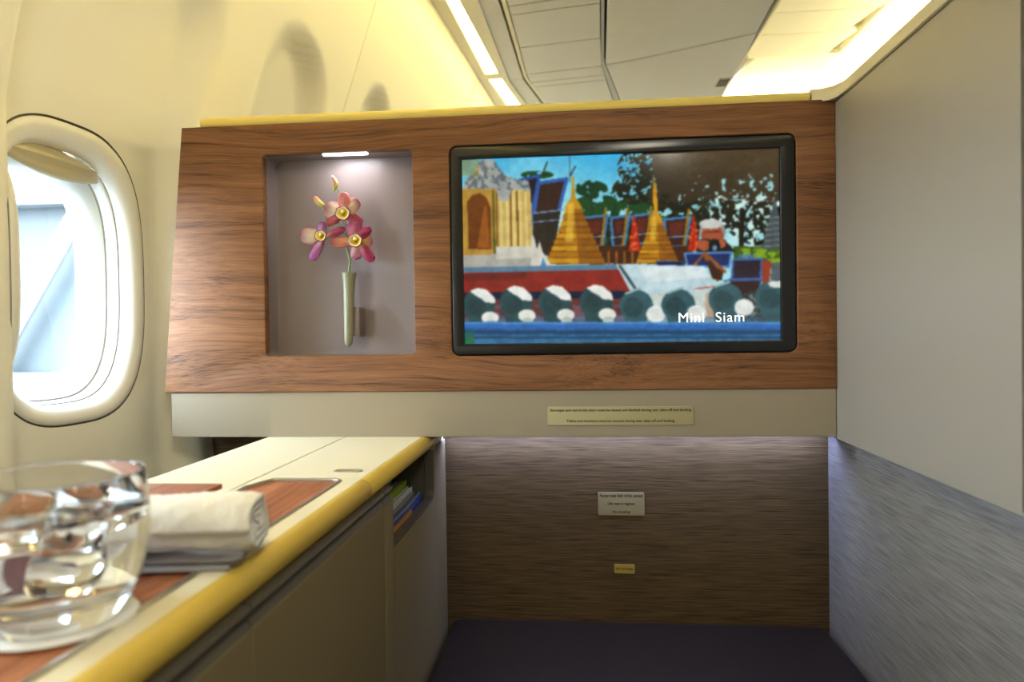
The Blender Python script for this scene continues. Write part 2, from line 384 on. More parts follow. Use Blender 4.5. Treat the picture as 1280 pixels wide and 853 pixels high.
# right partition of the suite: smooth laminate above, striated laminate set back below
rw = mk('wall_right', box(.39, .425, .659, 1.30, -.168, .336), M['rwall'], kind='structure')
mk('wall_right_lower', box(.42, .45, -.6, 1.30, -.95, -.16), M['stri2'], kind='structure')
mk('trim_1', box(.391, .43, .10, 1.295, -.172, -.166, .001), M['rwall'], kind='structure')
dr = thing('door_1', None, None, (.41, .38, -.166), kind='structure')
mk('door_panel', box(.39, .42, .10, .6555, -.166, .336, .002), M['rwall'], dr)
mk('handle', box(.384, .392, .600, .6405, .135, .272, .002), M['black'], dr)
mk('handle_trim', box(.387, .391, .592, .642, .128, .280, .001), M['rail'], dr)
# body of the partition seen past the door, closing the suite behind the camera
mk('wall_back', box(-.95, 2.6, -1.75, -1.7, -.95, 1.2), M['rwall'], kind='structure')
mk('wall_far', box(-.9, 2.6, 3.95, 4.0, -.95, 1.3), M['wall'], kind='structure')
mk('wall_cabin_right', box(2.55, 2.6, -1.7, 4.0, -.95, 1.3), M['wall'], kind='structure')

# ------------------------------------------------------------------ ceiling (plane at .95 above the eye)
ZC = .95
cg = thing('ceiling', None, None, (0, 1.2, ZC), kind='structure')
L_cove = [(-.86, -1.7), (-.425, 2.009), (-.36, 2.6), (-.27, 3.6)]
L_edge = [(-.79, -1.7), (-.388, 2.009), (-.325, 2.59), (-.25, 3.6)]
L_sl = [(-.575, -1.7), (-.358, 2.03), (-.325, 2.60), (-.20, 3.6)]
L_sr = [(-.55, -1.7), (-.322, 2.02), (-.273, 2.63), (-.135, 3.6)]
L_ri = [(-.42, -1.7), (-.268, 2.024), (-.241, 2.688), (-.095, 3.6)]
L_gl = [(-.34, -1.7), (-.213, 2.031), (-.191, 2.677), (-.02, 3.6)]
L_gr = [(-.331, -1.7), (-.204, 2.032), (-.184, 2.661), (-.01, 3.6)]
L_fr = [(-.31, -1.7), (-.190, 2.033), (-.172, 2.663), (.00, 3.6)]
L_tr = [(-.03, -1.7), (.082, 2.067), (.100, 2.577), (.26, 3.6)]
L_bl = [(-.012, -1.7), (.096, 2.069), (.114, 2.564), (.31, 3.6)]
L_br = [(.50, -1.7), (.581, 2.128), (.606, 2.949), (.63, 3.6)]
def xat(L, y):
    for (x0, y0), (x1, y1) in zip(L, L[1:]):
        if y <= y1: return x0+(x1-x0)*(y-y0)/(y1-y0)
    return L[-1][0]
def band(name, A, B, z0, z1, mat, ya=-1.7, yb=3.6, ia=0, ib=0, bev=.0015, parent=None, slope=0):
    yk = [ya]+[y for y in sorted({p[1] for p in A+B}) if ya+.02 < y < yb-.02]+[yb]
    P = [(xat(A, y)+ia, y) for y in yk]+[(xat(B, y)-ib, y) for y in yk[::-1]]
    P = [(x, y+(slope*(x-P[0][0]))) for x, y in P] if slope else P
    return mk(name, slab(P, z0, z1, bev), mat, parent if parent is not None else cg)
mk('ceiling_backing', box(-.95, .62, -1.7, 4.0, 1.0, 1.03), M['dark'], cg)
band('cove_trim', L_cove, L_sl, ZC-.002, ZC+.03, M['ceil2'], ya=-1.7, yb=2.612, ia=-.03)
band('cove_trim', L_cove, L_sl, ZC-.002, ZC+.03, M['ceil2'], ya=2.604, yb=3.6, ia=-.03)
mk('cove_joint', slab([(-.335, 2.602), (-.268, 2.602), (-.262, 2.658), (-.33, 2.658)], ZC-.003, ZC+.02, .0015), M['ceil2'], cg)
band('cove_panel', L_sr, L_ri, ZC-.004, ZC+.03, M['ceil2'], yb=2.64)
band('cove_panel', L_sr, L_ri, ZC-.004, ZC+.03, M['ceil2'], ya=2.644)
band('ceiling_panel', L_ri, L_gl, ZC+.002, ZC+.03, M['ceil'], yb=2.685)
band('ceiling_panel', L_ri, L_gl, ZC+.002, ZC+.03, M['ceil'], ya=2.688)
band('ceiling_frame', L_gr, L_fr, ZC, ZC+.03, M['ceil2'], bev=.003)
rows = [-1.7, -1.0, -.55, .0, .55, .75, 1.3, 1.85, 2.052, 2.11, 2.36, 2.608, 2.698, 2.752, 3.05, 3.6]
for a, c in zip(rows, rows[1:]):
    yk = [a+.0022, c-.0022]
    lx, rx = [(xat(L_fr, y)+.003) for y in yk], [(xat(L_tr, y)-.003) for y in yk]
    s = -.175
    P = [(lx[0], yk[0]+.025), (rx[0], yk[0]-.022), (rx[1], yk[1]-.022), (lx[1], yk[1]+.025)]
    mk('ceiling_tile', slab(P, ZC+.001, ZC+.02, .0015), M['ceil'], cg)
band('ceiling_channel', L_tr, L_bl, ZC+.006, ZC+.03, M['channel'], ia=.001, ib=.003, bev=.002)
# large smooth panels right of the channel, split by slanting joints
for (ya, yb) in ((-1.7, .9), (.905, 2.565), (2.572, 3.6)):
    da = 0 if ya < 0 else -.38*.47
    db = 0 if yb > 3.5 else -.38*.47
    P = [(xat(L_bl, ya)+.003, ya), (xat(L_bl, yb)+.003, yb)]
    if db: P += [(.235, yb-.042), (.59, yb-.212)]
    else: P += [(.63, yb)]
    if da: P += [(.594 if ya > 2 else .56, ya-.214), (.235, ya-.042)]
    else: P += [(.50, ya)]
    if ya > 2: P[0] = (xat(L_bl, ya)+.003, ya)
    mk('ceiling_panel', slab(P, ZC-.002, ZC+.03, .004), M['ceil'], cg)
vt = thing('ceiling_vent', 'small dark slotted vent at the edge of the grey ceiling panel', 'vent', (.58, 2.80, ZC-.006))
mk('frame', box(.553, .597, 2.76, 2.85, ZC-.005, ZC-.001, .001), M['channel'], vt)
for k in range(4): mk('slot', box(.558+k*.0095, .5635+k*.0095, 2.765, 2.845, ZC-.0065, ZC-.0045), M['dark'], vt)
# luminous strips of the left cove
for (ya, yb, lab) in ((-1.7, 2.600, 'long glowing strip light in the left ceiling cove, nearer of the two'), (2.66, 3.6, 'short glowing strip light in the left cove, beyond the bend')):
    o = band('strip_light', L_sl, L_sr, ZC+.004, ZC+.02, M['strip'], ya=ya, yb=yb, ia=.002, ib=.002, parent=None)
    mw = o['eye']; o.parent = None; o.location = (mw[0], mw[1], mw[2]+H)
    props(o, label=lab, cat='light', group='cove strip lights')

# right-hand cove: higher panels washed by hidden tubes
ZR = 1.05
cr = thing('ceiling_right', None, None, (.9, 1.2, ZR), kind='structure')
mk('ceiling_backing', box(.60, 2.6, -1.7, 4.0, ZR+.03, ZR+.05), M['ceil2'], cr)
mk('cove_lip', box(.600, .606, -1.7, 2.95, ZC-.002, ZR+.03, .001), M['ceil2'], cr)
mk('cove_ridge', slab([(.655, -1.7), (.672, -1.7), (.672, 2.80), (.655, 2.80)], ZR-.008, ZR+.03, .002), M['ceil2'], cr)
yr = [-1.7, -.9, -.3, .3, .75, 1.2, 1.6, 2.05, 2.25, 2.45, 2.63, 2.855]
for a, c in zip(yr, yr[1:]):
    mk('ceiling_panel', slab([(.676, a+.002), (1.02-.012*(c > 2.6), a+.002), (1.015-.045*(c > 2.6), c-.002), (.676, c-.002)], ZR, ZR+.03, .003), M['ceil2'], cr)
    mk('ceiling_panel', slab([(1.026, a+.002), (1.9, a+.002), (1.9, c-.002), (1.022, c-.002)], ZR+.004, ZR+.03, .003), M['ceil2'], cr)
mk('ceiling_panel', slab([(.61, 2.868), (1.9, 2.868), (1.9, 3.9), (.61, 3.9)], ZR+.012, ZR+.03, .003), M['ceil2'], cr)
mk('cove_fin', slab([(.700, 2.87), (.712, 2.87), (.682, 3.12), (.672, 3.12)], ZR-.002, ZR+.012, .001), M['ceil2'], cr)
# ledge that hides the cove tube
mk('cove_shelf', box(1.27, 1.40, -1.7, 3.9, .93, .965, .004), M['ceil2'], cr)

# ------------------------------------------------------------------ suite front: monitor unit
D = 1.10; YB = 1.23
mu = thing('monitor_console', 'wood veneer front wall of the suite above a cream ledge panel', 'partition', (-.14, 1.19, -.168))
NX0, NX1, NZ0, NZ1 = -.5005, -.2555, -.0365, .2890
TX0, TX1, TZ0, TZ1 = -.194, .3305, -.0375, .2895
outer = [(-.675, -.095), (.390, -.095), (.390, .3395), (-.636, .3375)]
nh = rrect((NX0+NX1)/2, (NZ0+NZ1)/2, (NX1-NX0)/2, (NZ1-NZ0)/2, .009)
th = rrect((TX0+TX1)/2, (TZ0+TZ1)/2, (TX1-TX0)/2+.002, (TZ1-TZ0)/2+.002, .013)
autosmooth(mk('veneer_panel', plate(round_poly(outer, .002), [nh, th], .008, .0018, XZ(D+.008)), M['veneer'], mu))
# niche liner: rounded tube plus a back
b = bmesh.new(); loops = []
for (y, ins) in ((D+.002, .0), (D+.045, .0), (D+.049, .0012), (D+.050, .005)):
    loops.append([b.verts.new((x, y, z)) for x, z in rrect((NX0+NX1)/2, (NZ0+NZ1)/2, (NX1-NX0)/2+.0008-ins, (NZ1-NZ0)/2+.0008-ins, .012)])
for A, B in zip(loops, loops[1:]):
    n = len(A)
    for k in range(n): b.faces.new((A[k], A[(k+1) % n], B[(k+1) % n], B[k]))
b.faces.new(loops[-1]); bmesh.ops.recalc_face_normals(b, faces=b.faces[:])
for f in b.faces: f.normal_flip()
autosmooth(mk('niche_liner', b, M['niche'], mu), 50)
mk('niche_lamp', box(-.404, -.331, D+.009, D+.0175, NZ1-.0025, NZ1+.001, .0008), M['led'], mu)
mk('back_body', box(-.620, .388, D+.055, YB+.04, -.160, .330), M['cream_pl'], mu)
mk('ledge_panel', box(-.665, .3895, D+.003, D+.020, -.168, -.093, .0012), M['cream_pl'], mu)
mk('ledge_underside', box(-.660, .388, D+.020, YB, -.168, -.160), M['cream_pl'], mu)
mk('led_bar', box(-.20, .385, 1.195, 1.207, -.1695, -.1675, .0005), M['ledbar'], mu)
# padded cap with a row of stitches
def cap_path(pts, prof, name, mat):
    b = bmesh.new(); rings = []
    for i, p in enumerate(pts):
        P = Vector((*p, 0)); t = (Vector((*pts[min(i+1, len(pts)-1)], 0))-Vector((*pts[max(i-1, 0)], 0))).normalized(); nrm = Vector((t.y, -t.x, 0))
        rings.append([b.verts.new((P.x+nrm.x*o_, P.y+nrm.y*o_, z)) for o_, z in prof])
    for A, B in zip(rings, rings[1:]):
        for k in range(len(A)): b.faces.new((A[k], A[(k+1) % len(A)], B[(k+1) % len(A)], B[k]))
    b.faces.new(rings[0]); b.faces.new(rings[-1][::-1]); bmesh.ops.recalc_face_normals(b, faces=b.faces[:])
    return autosmooth(mk(name, b, mat, mu), 60)
cp = [(-.003, .336), (.0, .340), (.001, .346), (-.002, .351), (-.008, .3545), (-.06, .357), (-.12, .3545), (-.125, .336)]
cap_path([(-.606, D+.004), (-.602, D+.0035), (.354, D+.0035)], cp, 'top_cap', M['caplea'])
b = bmesh.new()
for k in range(160):
    x = -.598+k*.00594; tube([(x, D+.0036, .3445), (x+.0038, D+.0033, .3450)], .00045, 5, bm=b)
mk('stitching', b, M['thread'], mu, kind='stuff')
# cap carries on round the corner and along the partition
rcp = thing('partition_cap', 'cream leather cap along the top of the right hand partition', 'trim', (.40, .9, .336))
b = bmesh.new(); rings = []
pts = [(.3565, D+.003), (.368, D+.002), (.380, D-.006), (.3865, D-.022), (.388, D-.05), (.388, .10)]
for i, p in enumerate(pts):
    t = (Vector(pts[min(i+1, len(pts)-1)])-Vector(pts[max(i-1, 0)])).normalized(); nx, ny = t.y, -t.x
    rings.append([b.verts.new((p[0]+nx*o_, p[1]+ny*o_, z)) for o_, z in [(.0, .3365), (.0005, .345), (-.002, .354), (-.008, .3585), (-.03, .3600), (-.04, .355), (-.04, .3365)]])
for A, B in zip(rings, rings[1:]):
    for k in range(len(A)): b.faces.new((A[k], A[(k+1) % len(A)], B[(k+1) % len(A)], B[k]))
b.faces.new(rings[0]); b.faces.new(rings[-1][::-1]); bmesh.ops.recalc_face_normals(b, faces=b.faces[:])
autosmooth(mk('cap_padding', b, M['cream'], rcp), 60)
mk('cap_bead', box(.3885, .3895, .10, D, .3335, .3365), M['rail'], rcp)
# recessed striated wall below the ledge
mk('wall_front', box(-.71, .425, YB, YB+.03, -.95, -.16), M['stri'], kind='structure')
mk('trim_2', box(-.735, -.707, YB-.005, YB+.03, -.95, -.155, .003), M['wall'], kind='structure')

# ------------------------------------------------------------------ television
tv = thing('television', 'wide black-framed screen showing golden temples and a white balustrade', 'television', (.068, D+.012, TZ0))
SX0, SX1, SZ0, SZ1 = -.1765, .3095, -.0205, .2705
autosmooth(mk('bezel', plate(rrect((TX0+TX1)/2, (TZ0+TZ1)/2, (TX1-TX0)/2, (TZ1-TZ0)/2, .011), [rrect((SX0+SX1)/2, (SZ0+SZ1)/2, (SX1-SX0)/2, (SZ1-SZ0)/2, .0006, 1)], .006, .0012, XZ(D+.007)), M['black'], tv))
mk('casing', box(TX0+.002, TX1-.002, D+.012, D+.040, TZ0+.002, TZ1-.002), M['black'], tv)

# picture raster, painted in a 1280 x 839 sketch space
W_, H_ = 400, 240
uu, vv = np.meshgrid((np.arange(W_)+.5)/W_, (np.arange(H_)+.5)/H_)
PX = 68+uu*1134; top = 122-42*uu; bot = 780-14*uu; PY = top+vv*(bot-top)
img = np.zeros((H_, W_, 3))
rng = np.random.RandomState(4)
def vnoise(sx, sy, seed, oct=3):
    out = np.zeros_like(PX); amp = 1; tot = 0
    for o_ in range(oct):
        r = np.random.RandomState(seed+o_); g = r.rand(160, 220); x = PX/sx; y = PY/sy
        xi = np.floor(x).astype(int) % 219; yi = np.floor(y).astype(int) % 159; fx = x-np.floor(x); fy = y-np.floor(y)
        fx = fx*fx*(3-2*fx); fy = fy*fy*(3-2*fy)
        out += amp*(g[yi, xi]*(1-fx)*(1-fy)+g[yi, xi+1]*fx*(1-fy)+g[yi+1, xi]*(1-fx)*fy+g[yi+1, xi+1]*fx*fy); tot += amp; amp *= .55; sx /= 2; sy /= 2
    return out/tot
def C(r, g, b_): return np.array([r, g, b_], float)
def put(mask, col, a=1.0):
    k = (mask.astype(float)*a)[..., None]; img[:] = img*(1-k)+(col if isinstance(col, np.ndarray) else C(*col))*k
def poly(pts):
    ins = np.zeros(PX.shape, bool); n = len(pts)
    for i in range(n):
        (x0, y0), (x1, y1) = pts[i], pts[(i+1) % n]
        if y0 == y1: continue
        c = ((y0 > PY) != (y1 > PY)) & (PX < (x1-x0)*(PY-y0)/(y1-y0)+x0); ins ^= c
    return ins
def ell(cx, cy, rx, ry): return ((PX-cx)/rx)**2+((PY-cy)/ry)**2 < 1
def line(x0, y0, x1, y1, w_):
    dx, dy = x1-x0, y1-y0; L2 = dx*dx+dy*dy; t = np.clip(((PX-x0)*dx+(PY-y0)*dy)/L2, 0, 1); return (PX-x0-t*dx)**2+(PY-y0-t*dy)**2 < (w_/2)**2
n1, n2, n3 = vnoise(60, 50, 1), vnoise(24, 22, 9), vnoise(12, 12, 20)
img[:] = C(62, 168, 222)+(C(165, 226, 236)-C(62, 168, 222))*np.clip((PY-110)/210, 0, 1)[..., None]
put(PX > 0, C(190, 235, 240), np.clip((PX-150)/300, 0, .35)*np.clip(1-(abs(PX-330))/260, 0, 1))
# far green trees
put(((ell(540, 225, 60, 30) | ell(560, 290, 90, 45) | ell(660, 290, 90, 40) | ell(590, 270, 60, 34)) & (n2 > .36)), (22, 66, 40)); put((PY > 262) & (PY < 330) & (PX > 480) & (PX < 880) & (n2 > .42), (28, 78, 40))
put(ell(345, 175, 60, 14) & (n3 > .35), (34, 80, 40))
put(line(540, 210, 545, 320, 5), (40, 60, 40))
# big tree on the right
tree = (ell(720, 150, 85, 70) | ell(690, 230, 75, 50) | ell(850, 190, 150, 130) | ell(1040, 200, 190, 170) | ell(1150, 330, 140, 100) | ell(900, 330, 90, 60))
put(tree & (n2 > .33), (26, 30, 16)); put(tree & (n3 > .62) & (n2 > .4), (46, 66, 30))
put((n1*160+PX > 850) & (PY < 225+90*n2), C(58, 47, 31)); put((PX > 700), C(92, 78, 54), np.clip((PX-720)/200, 0, 1)*np.clip((330-PY)/230, 0, 1)*.8)
gap = (PX > 850) & (PY > 170) & (n3+.6*n2 > 1.02); put(gap & ~((PX < 900) & (PY < 230)), (150, 214, 222))
gap = (PX > 960) & (PY > 250) & (PY < 440) & (n3+.7*n2 > .93); put(gap, (190, 232, 226))
put((PX > 640) & (PX < 760) & (PY < 260) & (n3 > .66), (120, 195, 220))
put(line(1072, 300, 1068, 440, 18) | line(1068, 330, 1110, 270, 8) | line(1068, 340, 1030, 290, 7), (30, 24, 16))
put((PY > 430) & (PX > 1040) & (PY < 490), (70, 96, 26)); put((PY > 436) & (PX > 1060) & (n3 > .5) & (PY < 490), (126, 160, 44))
put(poly([(1140, 440), (1165, 330), (1175, 300), (1185, 240), (1195, 300), (1202, 330), (1202, 440)]), (78, 88, 92))
for k in range(6): put(line(1150-0*k, 330+k*20, 1202, 326+k*20, 5), (118, 126, 124))
# tiled roofs
put((PY > 318+20*n2) & (PY < 440) & (PX > 470) & (PX < 920), C(34, 40, 26)); put((PY > 318) & (PY < 440) & (PX > 470) & (PX < 920) & (n3 > .6), C(60, 84, 50))
def roof(p, edge=(120, 170, 205), body=(58, 38, 34), w_=9):
    put(poly(p), body); n = len(p)
    for i in range(n): put(line(*p[i], *p[(i+1) % n], w_), edge)
roof([(262, 200), (352, 178), (318, 330), (250, 330)], (46, 84, 150), (44, 34, 46), 12)
roof([(350, 205), (452, 190), (400, 380), (316, 400)], (60, 98, 160), (66, 42, 36), 13)
put(poly([(330, 310), (430, 300), (400, 460), (330, 470)]), (54, 48, 40)); put(line(330, 312, 436, 300, 5) | line(322, 345, 420, 335, 4), (120, 150, 190))
for (x0, x1, y0, y1) in ((506, 598, 325, 430), (610, 676, 325, 430), (686, 760, 318, 420), (800, 892, 330, 430)):
    roof([(x0, y0+4), (x1, y0-6), (x1-20, y1), (x0+6, y1)], (70, 126, 178), (70, 40, 34), 9)
    put(poly([(x0+16, y0+18), (x1-22, y0+12), (x1-32, y0+60), (x0+16, y0+60)]), (104, 50, 38))
    put(line(x0, y1-32, x1-10, y1-36, 5), (120, 160, 190)); put(line(x1-6, y0-30, x1-28, y1+20, 9), (150, 120, 40))
put(line(382, 130, 366, 170, 5) | line(484, 145, 466, 176, 5) | line(632, 285, 614, 312, 5) | line(912, 296, 898, 322, 6) | line(690, 300, 682, 318, 4), (60, 52, 40))
put((PY > 428) & (PY < 492) & (PX > 380) & (PX < 900), (76, 46, 26))
for k in range(9): put(line(600+k*28, 450, 600+k*28, 492, 7), (150, 96, 40))
# gilded stepped spires
def stupa(cx, ytop, ymid, ybase, wb, wt):
    g0, g1 = C(196, 146, 40), C(126, 82, 18)
    m_ = poly([(cx-3, ytop), (cx+2, ytop), (cx+8, ymid-40), (cx+wt, ymid), (cx-wt, ymid), (cx-8, ymid-40)]); put(m_, g0)
    n = 9
    for k in range(n):
        a, c = k/n, (k+1)/n; y0 = ymid+(ybase-ymid)*a; y1 = ymid+(ybase-ymid)*c; hw_ = wt+(wb-wt)*(a**1.1)
        put(poly([(cx-hw_*.9, y0), (cx+hw_, y0), (cx+hw_*1.05, y1), (cx-hw_*.95, y1)]), g0 if k % 2 == 0 else C(170, 120, 30))
        put(poly([(cx-hw_*.9, y1-4), (cx+hw_, y1-4), (cx+hw_*1.06, y1), (cx-hw_*.95, y1)]), g1)
        put(poly([(cx+hw_*.15, y0), (cx+hw_, y0), (cx+hw_*1.05, y1), (cx+hw_*.15, y1)]), C(120, 74, 22), .55)
    put(poly([(cx-wt*.5, ymid-20), (cx+wt*.1, ymid-20), (cx-wt*.1, ybase-80), (cx-wt*.9, ybase-80)]), C(236, 196, 92), .5)
put(line(463, 105, 463, 200, 4), (86, 84, 76)); stupa(475, 180, 295, 494, 118, 34)
put(line(762, 178, 762, 240, 4), (150, 120, 50)); stupa(770, 200, 345, 492, 84, 26)
put(line(766, 230, 770, 320, 14), (206, 150, 40))
for cx in (692, 902):
    put(poly([(cx-3, 320), (cx+3, 320), (cx+16, 400), (cx+24, 446), (cx-22, 446), (cx-14, 400)]), (176, 48, 26)); put((ell(cx, 395, 18, 50)) & (n3 > .56), (222, 110, 60))
# cream pavilion on the left
put(poly([(68, 225), (320, 225), (330, 500), (68, 500)]), (176, 140, 66)); put(poly([(200, 225), (320, 225), (330, 500), (196, 500)]), (196, 170, 104))
put(poly([(86, 270), (105, 248), (135, 240), (160, 262), (172, 290), (172, 440), (88, 440)]), (112, 66, 26)); put(poly([(148, 290), (158, 290), (168, 435), (120, 435)]), (150, 92, 36))
for x in (182, 210, 232, 256, 280, 302): put(line(x, 232, x+3, 490, 9), (222, 196, 126) if x != 182 else (96, 96, 46))
put(line(196, 232, 196, 480, 5) | line(246, 232, 246, 480, 5) | line(270, 235, 272, 480, 6), (120, 84, 34))
put(poly([(70, 225), (84, 185), (112, 175), (124, 140), (140, 122), (186, 122), (204, 150), (232, 178), (262, 190), (312, 196), (322, 232), (250, 226), (240, 268), (205, 268), (192, 226)]), C(158, 164, 160))
put(poly([(70, 225), (84, 185), (112, 175), (124, 140), (140, 122), (186, 122), (204, 150), (232, 178), (262, 190), (312, 196), (322, 232)]) & (n3 > .55), C(104, 112, 118))
put((PX < 130) & (PY < 180) & (PY > 120), C(148, 122, 50), .55)
put(poly([(68, 462), (330, 452), (335, 502), (68, 512)]), (168, 166, 158)); put(poly([(190, 430), (320, 430), (330, 470), (190, 476)]), (198, 196, 182))
put(poly([(318, 505), (322, 380), (332, 400), (340, 440), (350, 410), (362, 450), (380, 480), (398, 505)]), (206, 202, 188)); put(poly([(352, 505), (362, 470), (378, 505)]), (80, 130, 190))
# man with a camera
put(ell(968, 378, 46, 46), (152, 150, 144)); put(ell(968, 392, 38, 42), (160, 88, 62)); put(poly([(912, 450), (925, 405), (1010, 405), (1050, 450)]), (36, 34, 32)); put(ell(938, 426, 22, 20) | ell(1000, 420, 14, 16), (170, 96, 66)); put(ell(975, 428, 20, 24), (20, 22, 28)); put(ell(976, 436, 9, 11), (110, 140, 170)); put(line(940, 380, 992, 378, 5), (90, 46, 34)); put(ell(962, 350, 40, 18), (196, 198, 192))
# blue-edged gables on the right
roof([(770, 484), (860, 484), (870, 498), (770, 498)], (60, 90, 150), (40, 40, 60), 5)
roof([(870, 455), (1034, 452), (1024, 502), (880, 500)], (90, 136, 190), (34, 52, 104), 8)
put(line(940, 456, 900, 500, 9) | line(942, 456, 1010, 520, 12) | line(944, 470, 985, 550, 12), (150, 92, 40)); put(poly([(944, 478), (1004, 520), (1000, 552), (966, 546)]), (74, 42, 26))
roof([(1040, 478), (1140, 474), (1134, 545), (1034, 548)], (70, 110, 170), (52, 38, 52), 8); roof([(1010, 552), (1136, 548), (1120, 640), (1020, 640)], (70, 100, 150), (62, 36, 32), 7)
put(poly([(1140, 480), (1172, 482), (1164, 560), (1138, 580)]), (150, 66, 40)); put(line(1060, 466, 1110, 464, 8), (80, 120, 180)); put(poly([(1172, 490), (1204, 486), (1204, 560), (1168, 552)]), (92, 100, 104))
# red roof band and pale slope
put(poly([(68, 505), (625, 494), (640, 512), (68, 526)]), (96, 128, 150)); put(poly([(68, 526), (640, 512), (690, 590), (690, 660), (68, 690)]), (138, 50, 42)); put(poly([(68, 596), (640, 588), (690, 596), (690, 616), (68, 620)]), (26, 40, 66)); put(poly([(68, 530), (300, 520), (300, 545), (68, 555)]), C(96, 40, 40), .6)
put(poly([(625, 494), (938, 500), (984, 570), (1010, 640), (760, 650), (672, 585)]), (186, 214, 222)); put(poly([(700, 500), (930, 503), (960, 540), (740, 560)]), C(222, 236, 236), .8)
put(line(640, 500, 700, 590, 10), (60, 84, 96)); put(line(905, 582, 985, 572, 5) | line(780, 602, 830, 596, 5), (190, 100, 80))
put(poly([(690, 600), (1010, 590), (1010, 700), (690, 700)]), C(196, 206, 198), .85); put(poly([(940, 600), (985, 580), (985, 690), (940, 690)]), C(180, 96, 50), .4)
put(poly([(1060, 600), (1205, 560), (1205, 700), (1060, 700)]), C(60, 58, 56)); put((PX > 1060) & (PY > 600) & (PY < 700) & (n3 > .55), C(110, 130, 130))
# row of urn-shaped baluster heads
put((PY > 618) & (PY < 705) & (PX < 700), C(104, 62, 64)); put((PY > 640) & (PY < 705) & (PX < 700) & (n2 > .5), C(120, 100, 110), .6); put((PY > 680) & (PY < 705), C(90, 120, 150), .6)
for i, (cx, cy) in enumerate(((128, 640), (264, 632), (406, 630), (556, 628), (700, 642), (850, 640), (1016, 618), (1178, 612))):
    w1 = 60
    sh = ell(cx-4, cy, w1, 58) & (PY < cy+44)
    put(sh | poly([(cx-52, cy+20), (cx+44, cy+20), (cx+30, 706), (cx-40, 706)]), (54, 84, 88) if i < 4 else (64, 98, 104))
    if i < 4:
        put(poly([(cx-38, cy-50), (cx-10, cy-62), (cx+24, cy-56), (cx+54, cy-28), (cx+58, cy-6), (cx+20, cy-10), (cx-10, cy-30)]), C(236, 240, 230)); put(ell(cx+36, cy+45, 32, 22), C(228, 232, 220)); put(ell(cx+40, cy+66, 20, 14), C(180, 190, 176))
    elif i < 7: put(ell(cx+66 if i == 4 else cx+60, cy+30, 34, 30), C(226, 234, 226)); put(line(cx-40, cy-44, cx+10, cy-62, 8), C(150, 176, 178))
    else: put(poly([(cx-20, cy-54), (cx+30, cy-60), (cx+30, cy-34), (cx-10, cy-36)]), C(220, 226, 216))
    put(ell(cx-14, cy+6, 36, 36), C(46, 70, 74), .55)
put((PY > 700) & (PY < 732), C(58, 112, 176)); put((PY > 700) & (PY < 708), C(86, 140, 196)); put(PY >= 730, C(40, 84, 118)); put((PY > 744) & (PY < 752), C(66, 116, 156)); put((PY > 760), C(70, 126, 164)); put((PX < 105) & (PY > 735), C(52, 120, 90))
put((PY > 722) & (n2 > .5), C(30, 66, 92), .35)
img = img*(.90+.22*n2[..., None])
img = np.clip(img+(rng.rand(H_, W_, 1)-.5)*16, 0, 255)/255
img = np.clip(img+.35*(img-.5)*img*(1-img)*4*.6, 0, 1)
# slight softness of a video frame
for _ in range(3):
    p_ = np.pad(img, ((1, 1), (1, 1), (0, 0)), 'edge'); img = (p_[:-2, 1:-1]+p_[2:, 1:-1]+p_[1:-1, :-2]+p_[1:-1, 2:]+2*p_[1:-1, 1:-1])/6
limg = np.where(img <= .04045, img/12.92, ((img+.055)/1.055)**2.4)
xs = np.linspace(SX0, SX1, W_); zs_ = np.linspace(SZ1, SZ0, H_)
gx, gz = np.meshgrid(xs, zs_); co_ = np.stack([gx.ravel(), np.full(gx.size, D+.0085), gz.ravel()], 1)
idx = np.arange(W_*H_).reshape(H_, W_); fq = np.stack([idx[1:, :-1].ravel(), idx[1:, 1:].ravel(), idx[:-1, 1:].ravel(), idx[:-1, :-1].ravel()], 1)
me = bpy.data.meshes.new('screen'); me.vertices.add(len(co_)); me.vertices.foreach_set('co', co_.astype('f').ravel())
me.loops.add(fq.size); me.loops.foreach_set('vertex_index', fq.ravel().astype('i')); me.polygons.add(len(fq)); me.polygons.foreach_set('loop_start', np.arange(0, fq.size, 4).astype('i')); me.update(calc_edges=True); me.validate()
ca = me.color_attributes.new('Col', 'FLOAT_COLOR', 'POINT'); rgba = np.ones((W_*H_, 4), 'f'); rgba[:, :3] = limg.reshape(-1, 3); ca.data.foreach_set('color', rgba.ravel())
me.materials.append(M['screen']); place('screen', me, tv)
def scr(x, y): t = (x-68)/1134; return SX0+t*(SX1-SX0), SZ1-(y-(122-42*t))/((780-14*t)-(122-42*t))*(SZ1-SZ0)
cx, cz = scr(962, 684)
text('caption', 'Mini  Siam', M['caption'], tv, cx, cz, D+.0080, .0985, .0150, space=1.10)

# ------------------------------------------------------------------ placards
def placard(name, label, x0, x1, z0, z1, y, mat, lines, group='placards'):
    t = thing(name, label, 'sign', ((x0+x1)/2, y, z0), group)
    autosmooth(mk('plate', plate(rrect((x0+x1)/2, (z0+z1)/2, (x1-x0)/2, (z1-z0)/2, .002, 4), [], .0008, .0003, XZ(y-.0008)), mat, t))
    for s, fx, fz, wd, hh in lines: text('lettering', s, M['ink'], t, x0+fx*(x1-x0), z0+fz*(z1-z0), y-.00175, wd*(x1-x0), hh, bold=.018)
placard('placard', 'long narrow placard about closing stowages, on the cream ledge under the television', -.0465, .1775, -.1495, -.1205, D+.003, M['plaque'],
        [('Stowages and wardrobe door must be closed and latched during taxi, take-off and landing', .5, .80, .965, .0053), ('Tables and handsets must be stowed during taxi, take-off and landing', .5, .22, .74, .0053)])
placard('placard', 'squarish seat belt placard in the middle of the striated wall', .0335, .1130, -.3235, -.2830, YB, M['plaque3'],
        [('Fasten seat belt while seated', .5, .86, .92, .0060), ('Life vest in legrest', .5, .50, .58, .0060), ('No smoking', .5, .15, .38, .0060)])
